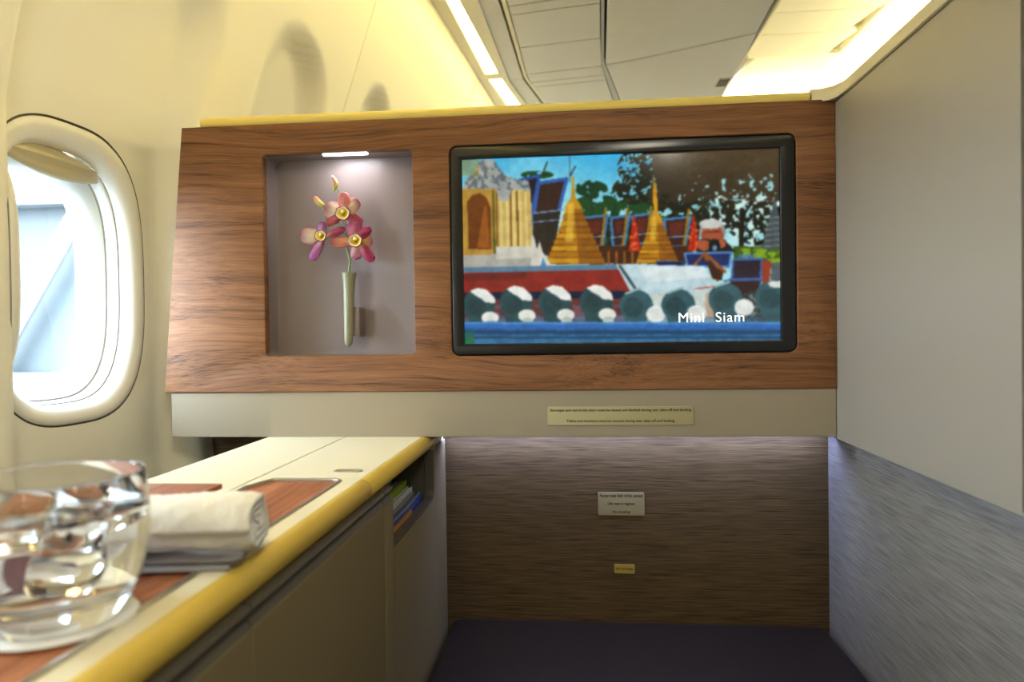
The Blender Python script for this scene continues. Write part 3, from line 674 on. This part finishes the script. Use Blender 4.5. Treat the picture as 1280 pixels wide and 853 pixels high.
placard('placard', 'tiny gold no stowage placard low on the striated wall', .0600, .0950, -.4245, -.4085, YB, M['plaque2'], [('No stowage', .5, .5, .84, .0050)])

# ------------------------------------------------------------------ ottoman
ot = thing('ottoman', 'dark aubergine leather footrest seat filling the foot well', 'ottoman', (.09, .9, -.95))
autosmooth(mk('cushion', box(-.224, .412, .55, 1.226, -.60, -.5035, .016, 4), M['ott'], ot), 70)
mk('base', box(-.222, .41, .57, 1.22, -.95, -.60, .004), M['cream_pl'], ot)

# ------------------------------------------------------------------ side counter
ZT = -.1675; DX = -.231
ct = thing('counter_top', 'cream leather covered side counter with rounded front edge tinted as if in yellow light', 'counter', (-.37, .6, ZT-.03))
mk('leather_panel', box(-.501, -.3735, -.3, YB-.004, ZT-.022, ZT, .0015), M['cream'], ct)
NOSE_C, NR = -.2446, .012
YS = .800
def cream_top(y0, y1):
    P = []
    b = bmesh.new(); prof = [(-.3712, ZT-.022), (-.3712, ZT-.001), (-.3702, ZT), (NOSE_C-.012, ZT)]
    return prof
def right_top(y0, y1, hole=None):
    out = [(-.3712, y0), (NOSE_C-.003, y0), (NOSE_C-.003, y1), (-.3712, y1)]
    return plate(out, [hole] if hole else [], .011, .0006, XY(ZT-.011))
ty0, ty1, tx0, tx1 = .150, .784, -.3705, -.2655
trayo = round_poly([(tx1, ty0), (tx1, ty1), (-.352, ty1), (-.3655, .742), (-.3655, ty0)], [.01, .016, .012, .02, .01], 7)
trayh = [(x, y) for x, y in trayo]
mk('leather_panel', right_top(YS+.0008, YB-.004), M['cream'], ct)
mk('leather_panel', right_top(-.3, YS-.0008, trayh), M['cream'], ct)
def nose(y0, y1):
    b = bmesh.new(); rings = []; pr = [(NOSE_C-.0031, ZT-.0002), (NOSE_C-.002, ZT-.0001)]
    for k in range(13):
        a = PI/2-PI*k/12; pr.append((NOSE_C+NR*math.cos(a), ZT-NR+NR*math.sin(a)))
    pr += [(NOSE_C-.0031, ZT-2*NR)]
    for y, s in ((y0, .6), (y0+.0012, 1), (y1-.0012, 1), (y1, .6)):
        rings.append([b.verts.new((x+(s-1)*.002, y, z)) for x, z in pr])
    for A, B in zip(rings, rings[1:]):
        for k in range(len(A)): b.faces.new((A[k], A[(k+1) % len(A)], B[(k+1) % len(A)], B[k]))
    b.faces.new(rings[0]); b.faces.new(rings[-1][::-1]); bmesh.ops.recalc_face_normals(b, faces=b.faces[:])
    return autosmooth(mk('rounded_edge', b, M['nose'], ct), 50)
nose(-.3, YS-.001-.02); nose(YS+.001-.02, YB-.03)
# table inlay: metal rim and wood
inner = []
c0 = Vector((sum(p[0] for p in trayo)/len(trayo), 0))
def inset(P, d):
    n = len(P); out = []
    for i in range(n):
        a, b_, c = Vector(P[i-1]), Vector(P[i]), Vector(P[(i+1) % n]); t = (c-a).normalized(); out.append(tuple(b_+Vector((-t.y, t.x))*d))
    return out
area_s = sum(trayo[i-1][0]*trayo[i][1]-trayo[i][0]*trayo[i-1][1] for i in range(len(trayo)))
sgn_ = 1 if area_s > 0 else -1
autosmooth(mk('tray_rim', plate(inset(trayo, .0002*sgn_), [inset(trayo, .0050*sgn_)], .0035, .0012, XY(ZT-.0022)), M['rim'], ct))
mk('tray_inlay', plate(inset(trayo, .0048*sgn_), [], .002, .0002, XY(ZT-.0040)), M['tray'], ct)
mk('under_panel', box(-.50, NOSE_C-.006, -.3, YB-.004, ZT-.030, ZT-.0225), M['dark'], ct)
# flush latch
autosmooth(mk('latch', plate(rrect(-.2775, .829, .0175, .0065, .006), [rrect(-.2775, .829, .0150, .0040, .0038)], .0008, .0003, XY(ZT+.0006)), M['rim'], ct, label='small chrome oval latch'))
mk('latch_plate', plate(rrect(-.2775, .829, .0150, .0040, .0038), [], .0004, .0001, XY(ZT+.0002)), M['rim'], ct)

# cabinets under the counter
def cabinet(y0, y1, label, pocket=None):
    t = thing('side_cabinet', label, 'cabinet', (-.36, (y0+y1)/2, -.95), 'cabinets under the counter')
    if not pocket:
        mk('body', box(-.50, DX-.016, y0+.002, y1-.002, -.95, ZT-.031), M['door'], t)
        mk('door', box(DX-.014, DX, y0+.001, y1-.001, -.93, -.2080, .0015), M['door'], t)
    else:
        pa, pb, pz = pocket
        mk('body', box(-.50, -.312, y0+.002, y1-.002, -.95, ZT-.031), M['dark'], t)
        mk('body', box(-.312, DX-.016, y0+.002, y1-.002, -.95, -.302), M['door'], t)
        mk('pocket_wall', box(-.312, DX-.016, y0+.002, pa-.001, -.302, ZT-.031), M['rail'], t)
        mk('pocket_wall', box(-.312, DX-.016, pb+.001, y1-.002, -.302, ZT-.031), M['rail'], t)
        dp = round_poly([(y0+.001, -.93), (y1, -.93), (y1, -.187), (pb, -.187), (pb, pz), (pa, pz), (pa, -.2080), (y0+.001, -.2080)], [0, 0, .002, .004, .020, .014, .001, 0], 6)
        autosmooth(mk('door', plate(dp, [], .007, .0012, YZ(DX-.007)), M['door'], t))
        lip = [(pb+.0003, -.190), (pb+.0003, pz+.0003), (pa+.0001, pz+.0003), (pa+.0001, -.208), (pa+.003, -.208), (pa+.003, pz+.004), (pb-.003, pz+.004), (pb-.003, -.190)]
        lp = round_poly(lip, [0, .020, .014, 0, 0, .012, .018, 0], 6)
        autosmooth(mk('pocket_trim', plate(lp, [], .0075, .0004, YZ(DX-.0080)), M['rail'], t, label='dark edging of the magazine pocket'))
    y2 = y1-.001 if not pocket else pocket[0]-.004
    b = bmesh.new(); rings = []
    pr = [(DX-.006, -.1905), (DX-.001, -.1915), (DX+.0005, -.1945), (DX-.0008, -.1985), (DX-.0035, -.2005), (DX-.0030, -.2035), (DX-.0005, -.2070), (DX-.012, -.2075), (DX-.012, -.1905)]
    for y in (y0+.001, y2): rings.append([b.verts.new((x, y, z)) for x, z in pr])
    for k in range(len(pr)): b.faces.new((rings[0][k], rings[0][(k+1) % len(pr)], rings[1][(k+1) % len(pr)], rings[1][k]))
    b.faces.new(rings[0]); b.faces.new(rings[1][::-1]); bmesh.ops.recalc_face_normals(b, faces=b.faces[:])
    autosmooth(mk('pull_rail', b, M['rail'], t), 40)
    return t
cabinet(-.30, .477, 'nearest tan cabinet under the counter, cut by the bottom of the picture')
cabinet(.477, .823, 'middle tan cabinet under the counter, between two vertical joints')
ce = cabinet(.823, 1.215, 'far tan cabinet under the counter with an open magazine pocket', (.861, 1.118, -.272))
autosmooth(mk('end_cap', plate(round_poly([(1.125, -.188), (1.212, -.188), (1.212, -.172), (1.140, -.172)], .003), [], .010, .002, YZ(DX-.012)), M['channel'], ce, label='small grey bevelled end cap'), 40)
autosmooth(mk('end_pin', tube([(-.243, 1.17, -.1725), (-.226, 1.17, -.1725)], .006, 12), M['trimp'], ce, label='small white round stop'))

# booklets standing in the pocket
def booklet(name, label, cat, x, y0, y1, ztop, th_, cover, pages, bow=0.0):
    t = thing(name, label, cat, (x, (y0+y1)/2, -.3015), 'reading matter in the pocket')
    def leaf(dx, tk, z1, mat, nm, y1_):
        b = bmesh.new(); n = 12; A, B = [], []
        for i in range(n+1):
            s = i/n; y = y0+(y1_-y0)*s; bx = bow*4*s*(1-s)
            A.append((x+dx+bx, y)); B.append((x+dx+tk+bx, y))
        vb = [[b.verts.new((px, py, z)) for px, py in A+B[::-1]] for z in (-.3015, z1)]
        k = len(vb[0])
        for i in range(k): b.faces.new((vb[0][i], vb[0][(i+1) % k], vb[1][(i+1) % k], vb[1][i]))
        b.faces.new(vb[1]); b.faces.new(vb[0][::-1]); bmesh.ops.recalc_face_normals(b, faces=b.faces[:])
        return mk(nm, b, mat, t)
    leaf(0, .0006, ztop, cover, 'cover', y1); leaf(th_-.0006, .0006, ztop, cover, 'cover', y1); leaf(.0008, th_-.0016, ztop-.002, pages, 'pages', y1-.002)
pg = base('page_edges', (.40, .40, .38), .7)
booklet('booklet', 'grey booklet at the back of the pocket', 'booklet', -.300, .865, 1.085, -.232, .007, base('grey_cover', (.20, .19, .17), .5), pg)
booklet('booklet', 'dark grey thin booklet right behind the green one', 'booklet', -.290, .865, 1.10, -.236, .006, base('slate_cover', (.12, .12, .11), .5), pg)
booklet('booklet', 'lime green booklet in the magazine pocket', 'booklet', -.281, .865, 1.110, -.238, .006, base('green_cover', (.30, .42, .02), .45), base('green_pages', (.32, .38, .10), .6))
booklet('booklet', 'white booklet in front of the green one', 'booklet', -.272, .865, 1.106, -.247, .007, base('white_cover', (.55, .56, .57), .5), base('white_pages', (.5, .5, .5), .6))
booklet('magazine', 'grey-edged magazine between the white and blue ones', 'magazine', -.2630, .865, 1.09, -.252, .005, base('ash_cover', (.16, .16, .17), .4), pg, .003)
booklet('magazine', 'glossy blue magazine in the pocket', 'magazine', -.2560, .865, 1.112, -.256, .005, base('blue_cover', (.03, .06, .30), .3), pg, .003)
booklet('leaflet', 'orange and red leaflet at the front of the pocket', 'leaflet', -.2475, .865, 1.02, -.262, .002, base('orange_cover', (.45, .20, .03), .5, var=.6, bscale=60), pg)

# ------------------------------------------------------------------ things on the counter
# thin wooden board behind the towel
bd = thing('wooden_board', 'thin wooden board lying on the cream counter behind the rolled towel', 'board', (-.38, .55, ZT))
mk('board', box(-.420, -.3270, .500, .622, -.1425, -.1375, .001), M['tray'], bd)
mk('pad', box(-.415, -.331, .505, .616, ZT, -.1425, .001), base('plum_pad', (.08, .03, .05), .6), bd)
# dish
rot = Matrix.Rotation(math.radians(7), 4, 'Z'); piv = Vector((-.30, .50, 0))
def turn(b):
    for v in b.verts: v.co = rot @ (v.co-piv)+piv
    return b
ds = thing('towel_dish', 'flat grey rectangular dish under the rolled towel', 'dish', (-.30, .50, -.1625))
dish_o = rrect(-.3060, .4985, .0635, .0390, .006)
b = bmesh.new(); loops = []
for hw_, z in ((-.006, -.1635), (0, -.1600), (.0006, -.1590), (-.0012, -.1590), (-.006, -.1612)):
    loops.append([b.verts.new((x, y, z)) for x, y in rrect(-.3060, .5020, .0635+hw_, .0350+hw_, .006)])
for A, B in zip(loops, loops[1:]):
    n = len(A)
    for k in range(n): b.faces.new((A[k], A[(k+1) % n], B[(k+1) % n], B[k]))
b.faces.new(loops[0][::-1]); b.faces.new(loops[-1]); bmesh.ops.recalc_face_normals(b, faces=b.faces[:])
autosmooth(mk('dish_body', turn(b), M['china'], ds), 50)
autosmooth(mk('foot', turn(box(-.362, -.250, .468, .530, ZT, -.1630, .0015)), M['china'], ds), 50)
# rolled towel: spiral sheet
b = bmesh.new(); NA, NX = 170, 100; turns = 3.6; cxs, czs = .4870, -.1380
x0_, x1_ = -.372, -.2335
R0, R1, TK = .0035, .0242, .0058
prof = []
for i in range(NA+1):
    s = i/NA; a = -.6+turns*2*PI*s; r = R0+(R1-R0)*s; prof.append((a, r))
outl = [(a, r) for a, r in prof]+[(a, max(r-TK, .0004)) for a, r in prof[::-1]]
rngT = np.random.RandomState(3); ph = rngT.rand(8)*6
loops = []
for j in range(NX+1):
    s = j/NX; x = x0_+(x1_-x0_)*s; L_ = []
    endr = 1-.06*(smoothstep(.93, 1, s)+1-smoothstep(0, .07, s))
    for a, r in outl:
        wob = 1+.035*math.sin(2*a+9*s+ph[0])+.02*math.sin(5*a-14*s+ph[1])+.012*math.sin(11*a+40*s+ph[2])
        rx = x+(.0015*math.sin(3*a+ph[3])-.10*(R1-r)*(1 if s > .5 else -1))*(abs(2*s-1)**6)
        rad = r*endr*wob+random.uniform(-.00045, .00045)
        L_.append(b.verts.new((rx, cxs+rad*math.cos(a)*1.02, czs+rad*math.sin(a)*.98)))
    loops.append(L_)
n = len(outl)
for A, B in zip(loops, loops[1:]):
    for k in range(n): b.faces.new((A[k], B[k], B[(k+1) % n], A[(k+1) % n]))
for L_ in (loops[0], loops[-1]):
    for k in range(NA):
        b.faces.new((L_[k], L_[k+1], L_[n-2-k], L_[n-1-k]))
bmesh.ops.recalc_face_normals(b, faces=b.faces[:])
mk('rolled_towel', turn(b), M['towel'], smooth=True, label='rolled white terry hand towel on a grey dish', cat='towel')

# coaster and tumbler
gx_, gy_ = -.3065, .3885
cs = mk('coaster', lathe([(0, ZT), (.0415, ZT), (.0422, ZT+.0006), (.0415, ZT+.0014), (0, ZT+.0014)], gx_, gy_), M['paper'], smooth=False, label='round white paper coaster under the water glass', cat='coaster')
g0 = ZT+.0015
tumb = thing('tumbler', 'round-sided clear glass tumbler of iced water, nearest on the counter', 'glass', (gx_, gy_, g0))
OUT = [(0, g0), (.031, g0), (.0340, g0+.0015), (.0385, g0+.010), (.0435, g0+.022), (.0478, g0+.036), (.0493, g0+.050), (.0492, g0+.062), (.0482, g0+.074), (.0470, g0+.0840), (.0466, g0+.0852)]
INN = [(.0460, g0+.0852), (.0458, g0+.084), (.0468, g0+.074), (.0476, g0+.062), (.0475, g0+.050), (.0458, g0+.037), (.0412, g0+.024), (.034, g0+.0155), (.020, g0+.0125), (0, g0+.012)]
mk('glass_wall', lathe(OUT+INN, gx_, gy_, 96), M['glass'], tumb, smooth=True)
WZ = g0+.0655
WP = [(0, g0+.0118), (.020, g0+.0123), (.0342, g0+.0153), (.0415, g0+.0238), (.0461, g0+.0368), (.0478, g0+.050), (.0479, g0+.062), (.0478, WZ+.0008), (.0470, WZ), (0, WZ)]
mk('water', lathe(WP, gx_, gy_, 96), M['water'], smooth=True, label='water filling most of the tumbler', cat='water')
def ice(x, y, z, s, r):
    b = bmesh.new(); bmesh.ops.create_cube(b, size=1)
    bmesh.ops.bevel(b, geom=b.edges[:], offset=.22, segments=4, profile=.5, affect='EDGES')
    mt_ = Matrix.Translation((x, y, z)) @ Matrix.Rotation(r[0], 4, 'X') @ Matrix.Rotation(r[1], 4, 'Y') @ Matrix.Rotation(r[2], 4, 'Z')
    for v in b.verts:
        q = v.co.copy(); q *= 1+.06*math.sin(9*q.x+z*300)*math.cos(8*q.y); v.co = mt_ @ Vector((q.x*s[0], q.y*s[1], q.z*s[2]))
    return b
for k, (dx, dy, dz, s, r, lab) in enumerate(((-.014, -.008, .058, (.030, .027, .022), (.2, .1, .4), 'ice cube floating left in the tumbler'), (.017, -.010, .0565, (.026, .026, .022), (-.2, .25, 1.0), 'ice cube floating right in the tumbler'), (.003, .020, .057, (.028, .024, .022), (.1, -.2, .2), 'ice cube floating at the back of the tumbler'), (.004, .0, .034, (.028, .027, .024), (.5, .4, .3), 'ice cube sunk low in the tumbler'))):
    mk('ice_cube', ice(gx_+dx, gy_+dy, g0+dz, s, r), M['ice'], smooth=True, label=lab, cat='ice cube', group='ice cubes in the tumbler')

# ------------------------------------------------------------------ vase and orchid in the niche
vz = thing('wall_vase', 'slim olive test-tube vase fixed in the lit niche', 'vase', (-.3680, 1.120, -.0225))
VY = 1.120
OV = [(0, -.0225), (.0032, -.0215), (.0058, -.0180), (.0068, -.012), (.0072, 0), (.0082, .040), (.0090, .065), (.0100, .082), (.0118, .0945), (.0125, .0978)]
IV = [(.0117, .0978), (.0108, .0940), (.0090, .082), (.0078, .06), (.0068, .03), (0, .0)]
b = lathe(OV+IV, -.3680, VY, 32)
for v in b.verts: v.co.x += (.0978-v.co.z)*-.026+.0012
mk('tube', b, M['vase'], vz, smooth=True)
autosmooth(mk('bracket', box(-.3625, -.3515, VY+.003, D+.0495, -.006, .042, .002), M['niche'], vz), 50)

orc = thing('orchid', 'pink and cream orchid sprig with three blooms and two buds', 'flower', (-.3664, 1.118, .020))
OY = 1.1165
def curve(pts, n=8):
    out = []
    P = [pts[0]]+list(pts)+[pts[-1]]
    for i in range(1, len(P)-2):
        p0, p1, p2, p3 = [np.array(P[i+k]) for k in (-1, 0, 1, 2)]
        for t in np.linspace(0, 1, n, endpoint=False): out.append(.5*((2*p1)+(-p0+p2)*t+(2*p0-5*p1+4*p2-p3)*t*t+(-p0+3*p1-3*p2+p3)*t**3))
    out.append(np.array(pts[-1])); return [tuple(o) for o in out]
mk('stem', tube(curve([(-.3664, 1.120, .030), (-.3664, 1.1185, .0984), (-.3637, OY, .1162), (-.3675, OY, .1336), (-.3699, OY+.001, .1521), (-.3712, OY+.002, .1644), (-.3794, OY+.002, .1749)]), .0018, 8), M['stem'], orc, smooth=True)
mk('stem', tube(curve([(-.3712, OY+.002, .1644), (-.3670, OY+.003, .176), (-.3790, OY+.003, .205), (-.3815, OY, .2150), (-.3809, OY, .2335)]), .0010, 7), M['stem'], orc, smooth=True)
mk('stem', tube(curve([(-.3794, OY+.002, .1749), (-.392, OY+.003, .191), (-.4042, OY, .2001), (-.4090, OY, .2044)]), .0010, 7), M['stem'], orc, smooth=True)
mk('stem', tube(curve([(-.3637, OY, .1162), (-.3600, OY, .1235), (-.352, OY, .130)]), .0009, 7), M['stem'], orc, smooth=True)
OXP = lambda px, py: (-.4540+.001332*(px/6.318)+.003*(0), .269-.001332*(py/6.318)+0.0)
def OP(px, py): return (-.4515+.2107e-3*px - .0177e-3*py*0.15, .269-.2055e-3*py-.0025e-3*px)
MAG, PNK, CRM, YEL, DKM = lin(168, 40, 112), lin(205, 110, 120), lin(244, 226, 190), lin(222, 196, 30), lin(120, 24, 60)
def petal(base_, tip, width, cols, ydep=0.0, cup=.12, name='petal', par=None, tipw=.25, nseg=14, tilt=0.0, edge=None):
    """leaf-shaped sheet from base to tip (sketch px), cols = (base, mid, tip)"""
    bx, bz = OP(*base_); tx, tz = OP(*tip); L_ = math.hypot(tx-bx, tz-bz); ux, uz = (tx-bx)/L_, (tz-bz)/L_; nx, nz_ = -uz, ux
    wd = width*.2107e-3/2; b = bmesh.new(); rows_ = []; cols_ = []; m_ = 6
    for i in range(nseg+1):
        s = i/nseg; ww = wd*max(0, 1-abs(2*max(s, .02)-1.12)**2.8/1.0)**.5*min(1, .30+1.6*s) if s < .999 else 0
        if i == nseg: ww = wd*.06
        row = []
        for j in range(-m_, m_+1):
            q = j/m_; x = bx+ux*L_*s+nx*ww*q; z = bz+uz*L_*s+nz_*ww*q
            y = OY-.004-ydep-cup*L_*math.sin(PI*s*.75)*(.5)+ (q*q)*wd*.35+tilt*s*L_+.0006*math.sin(9*s+4*q)
            row.append(b.verts.new((x, y, z)))
            e_ = min(1, max(.9*abs(q)**3.2*min(1, s*2), max(0, (s-.50)/.50)**1.3)); k1 = min(1, s*2.2)
            c_ = [cols[0][t]*(1-k1)+cols[1][t]*k1 for t in range(3)]; c_ = [c_[t]*(1-e_)+cols[2][t]*e_ for t in range(3)]
            vein = 1-.10*abs(math.sin(q*14)); cols_.append((*[min(1, v*vein) for v in c_], 1))
        rows_.append(row)
    for A, B in zip(rows_, rows_[1:]):
        for k in range(len(A)-1): b.faces.new((A[k], A[k+1], B[k+1], B[k]))
    bmesh.ops.solidify(b, geom=b.faces[:], thickness=.0003)
    me_cols = {}
    b.verts.ensure_lookup_table()
    nv = len(b.verts); base_n = len(cols_)
    me = bpy.data.meshes.new(name); pos = [v.co.copy() for v in b.verts]; b.normal_update(); b.to_mesh(me); b.free()
    ca = me.color_attributes.new('Col', 'FLOAT_COLOR', 'POINT')
    orig = [pos[i] for i in range(base_n)]
    for i in range(nv):
        if i < base_n: ca.data[i].color = cols_[i]
        else: ca.data[i].color = cols_[(i-base_n) % base_n]
    me.materials.append(M['petal']); me.polygons.foreach_set('use_smooth', [True]*len(me.polygons))
    return place(name, me, par)
def bloom(cx, cy, petals, lip, yd):
    o = thing('bloom_tmp', None, None, (0, 0, 0)); x, z = OP(cx, cy); e = orc['eye']
    o.name = 'bloom'; o.parent = orc; o['eye'] = (x, OY-yd, z); o.location = (x-e[0], OY-yd-e[1], z-e[2])
    for k, p in enumerate(petals): petal((cx, cy) if len(p) < 5 else p[4], p[0], p[1], p[2], yd+.0004*k+p[3], par=o)
    lx, ly, lr = lip
    px, pz = OP(lx, ly); r = lr*.98*.2107e-3
    # lip: a ruffled cup with yellow throat and dark rim
    b = bmesh.new(); n = 28; rings = []; cc = []
    for f, dy, c in ((.05, .004, YEL), (.45, .0015, YEL), (.75, -.003, lin(236, 214, 110)), (.93, -.005, CRM), (1.05, -.0052, DKM), (1.20, -.0040, lin(150, 40, 90))):
        rings.append([b.verts.new((px+r*f*math.cos(a)*(1+.06*math.sin(6*a)), OY-.012-yd+dy, pz+r*f*.92*math.sin(a)*(1+.06*math.cos(5*a)))) for a in [2*PI*k/n for k in range(n)]]); cc += [c]*n
    for A, B in zip(rings, rings[1:]):
        for k in range(n): b.faces.new((A[k], A[(k+1) % n], B[(k+1) % n], B[k]))
    me = bpy.data.meshes.new('lip'); b.faces.new(rings[0]); b.normal_update(); b.to_mesh(me); b.free(); ca = me.color_attributes.new('Col', 'FLOAT_COLOR', 'POINT')
    for i, c in enumerate(cc): ca.data[i].color = c
    me.materials.append(M['petal']); me.polygons.foreach_set('use_smooth', [True]*len(me.polygons)); place('lip', me, o, label='yellow lip with dark magenta rim')
    bm_ = tube([(px, OY-.0150-yd, pz+r*.35), (px, OY-.0175-yd, pz+r*.05)], [r*.30, r*.18], 10)
    mk('column', bm_, base('column_cream', CRM, .5), o, smooth=True)
PK = (CRM, CRM, MAG); SP = (lin(246, 214, 190), lin(236, 164, 152), lin(212, 112, 128)); DK = (CRM, lin(228, 150, 150), MAG)
bloom(402, 375, [((392, 205), 100, SP, 0.003), ((255, 455), 72, (lin(240, 200, 160), lin(216, 110, 110), lin(170, 50, 80)), .002), ((540, 455), 82, (lin(206, 110, 110), lin(190, 80, 90), MAG), .002), ((238, 325), 150, PK, -.001), ((500, 262), 112, (lin(244, 220, 180), CRM, MAG), -.001)], (402, 378, 52), .004)
bloom(232, 560, [((212, 432), 72, (CRM, lin(206, 150, 200), lin(160, 70, 160)), .002), ((140, 738), 78, (CRM, lin(214, 130, 190), lin(170, 80, 170)), .003), ((405, 490), 62, (CRM, lin(206, 90, 120), MAG), .001), ((45, 530), 140, (lin(240, 214, 130), CRM, MAG), -.001), ((205, 635), 44, (CRM, PNK, MAG), .0)], (228, 550, 42), .004)
bloom(500, 590, [((465, 435), 128, (CRM, lin(214, 120, 150), MAG), .002), ((610, 485), 74, (PNK, lin(180, 60, 100), MAG), .003), ((298, 605), 84, (lin(240, 216, 160), lin(236, 160, 120), lin(180, 70, 84)), .001), ((620, 592), 88, (lin(230, 190, 60), lin(240, 214, 130), MAG), -.001), ((490, 735), 96, (CRM, lin(240, 190, 190), MAG), .001), ((632, 752), 84, (lin(240, 210, 130), lin(196, 60, 100), MAG), .002)], (502, 592, 50), .008)
def bud(pts, rad):
    P = [(OP(*p)[0], OY-.002, OP(*p)[1]) for p in pts]; C_ = curve(P, 5); n = len(C_)
    rr_ = [max(.0006, rad*(math.sin(PI*(.08+.84*i/(n-1)))**.7)) for i in range(n)]
    b = tube(C_, rr_, 12); me = bpy.data.meshes.new('bud'); b.normal_update(); zz = [v.co.z for v in b.verts]; b.to_mesh(me); b.free()
    ca = me.color_attributes.new('Col', 'FLOAT_COLOR', 'POINT'); lo, hi = min(zz), max(zz); g, p = lin(186, 190, 70), lin(206, 120, 96)
    for i, z in enumerate(zz):
        t = min(1, max(0, ((z-lo)/(hi-lo)-.2)/.5)); ca.data[i].color = [g[k]*(1-t)+p[k]*t for k in range(3)]+[1]
    me.materials.append(M['petal']); me.polygons.foreach_set('use_smooth', [True]*len(me.polygons)); place('bud', me, orc, label='closed pink and green bud')
bud([(292, 70), (318, 110), (322, 145), (300, 188)], .0036)
bud([(152, 226), (180, 270), (228, 306)], .0050)

# ------------------------------------------------------------------ outside the window
mk('ground', box(-60, -2.2, -40, 60, -5.1, -5.0), M['tarmac'], kind='structure')
jb = thing('jet_bridge', 'pale blue-grey boarding bridge with white diagonal bracing outside the window', 'jet bridge', (-9, 10, -5.0))
mk('cladding', box(-14, -3.6, 10.4, 12, -2.4, 2.2), M['bluegrey'], jb)
b = bmesh.new()
mk('beam', box(-14, -3.6, 9.9, 10.3, 2.0, 2.5), M['white'], jb); mk('beam', box(-14, -3.6, 9.9, 10.3, -1.0, -.55), M['white'], jb)
for k in range(6):
    x = -13+k*1.9; mk('brace', tube([(x, 10.1, -.8), (x+1.9, 10.1, 2.2)], .14, 6), M['white'], jb)
for x in (-12.5, -9, -5): mk('column', box(x, x+.5, 10.4, 10.9, -5, -2.4), M['white'], jb)
# temporary helper property is not part of the scene
for o in list(bpy.data.objects):
    if 'eye' in o: del o['eye']
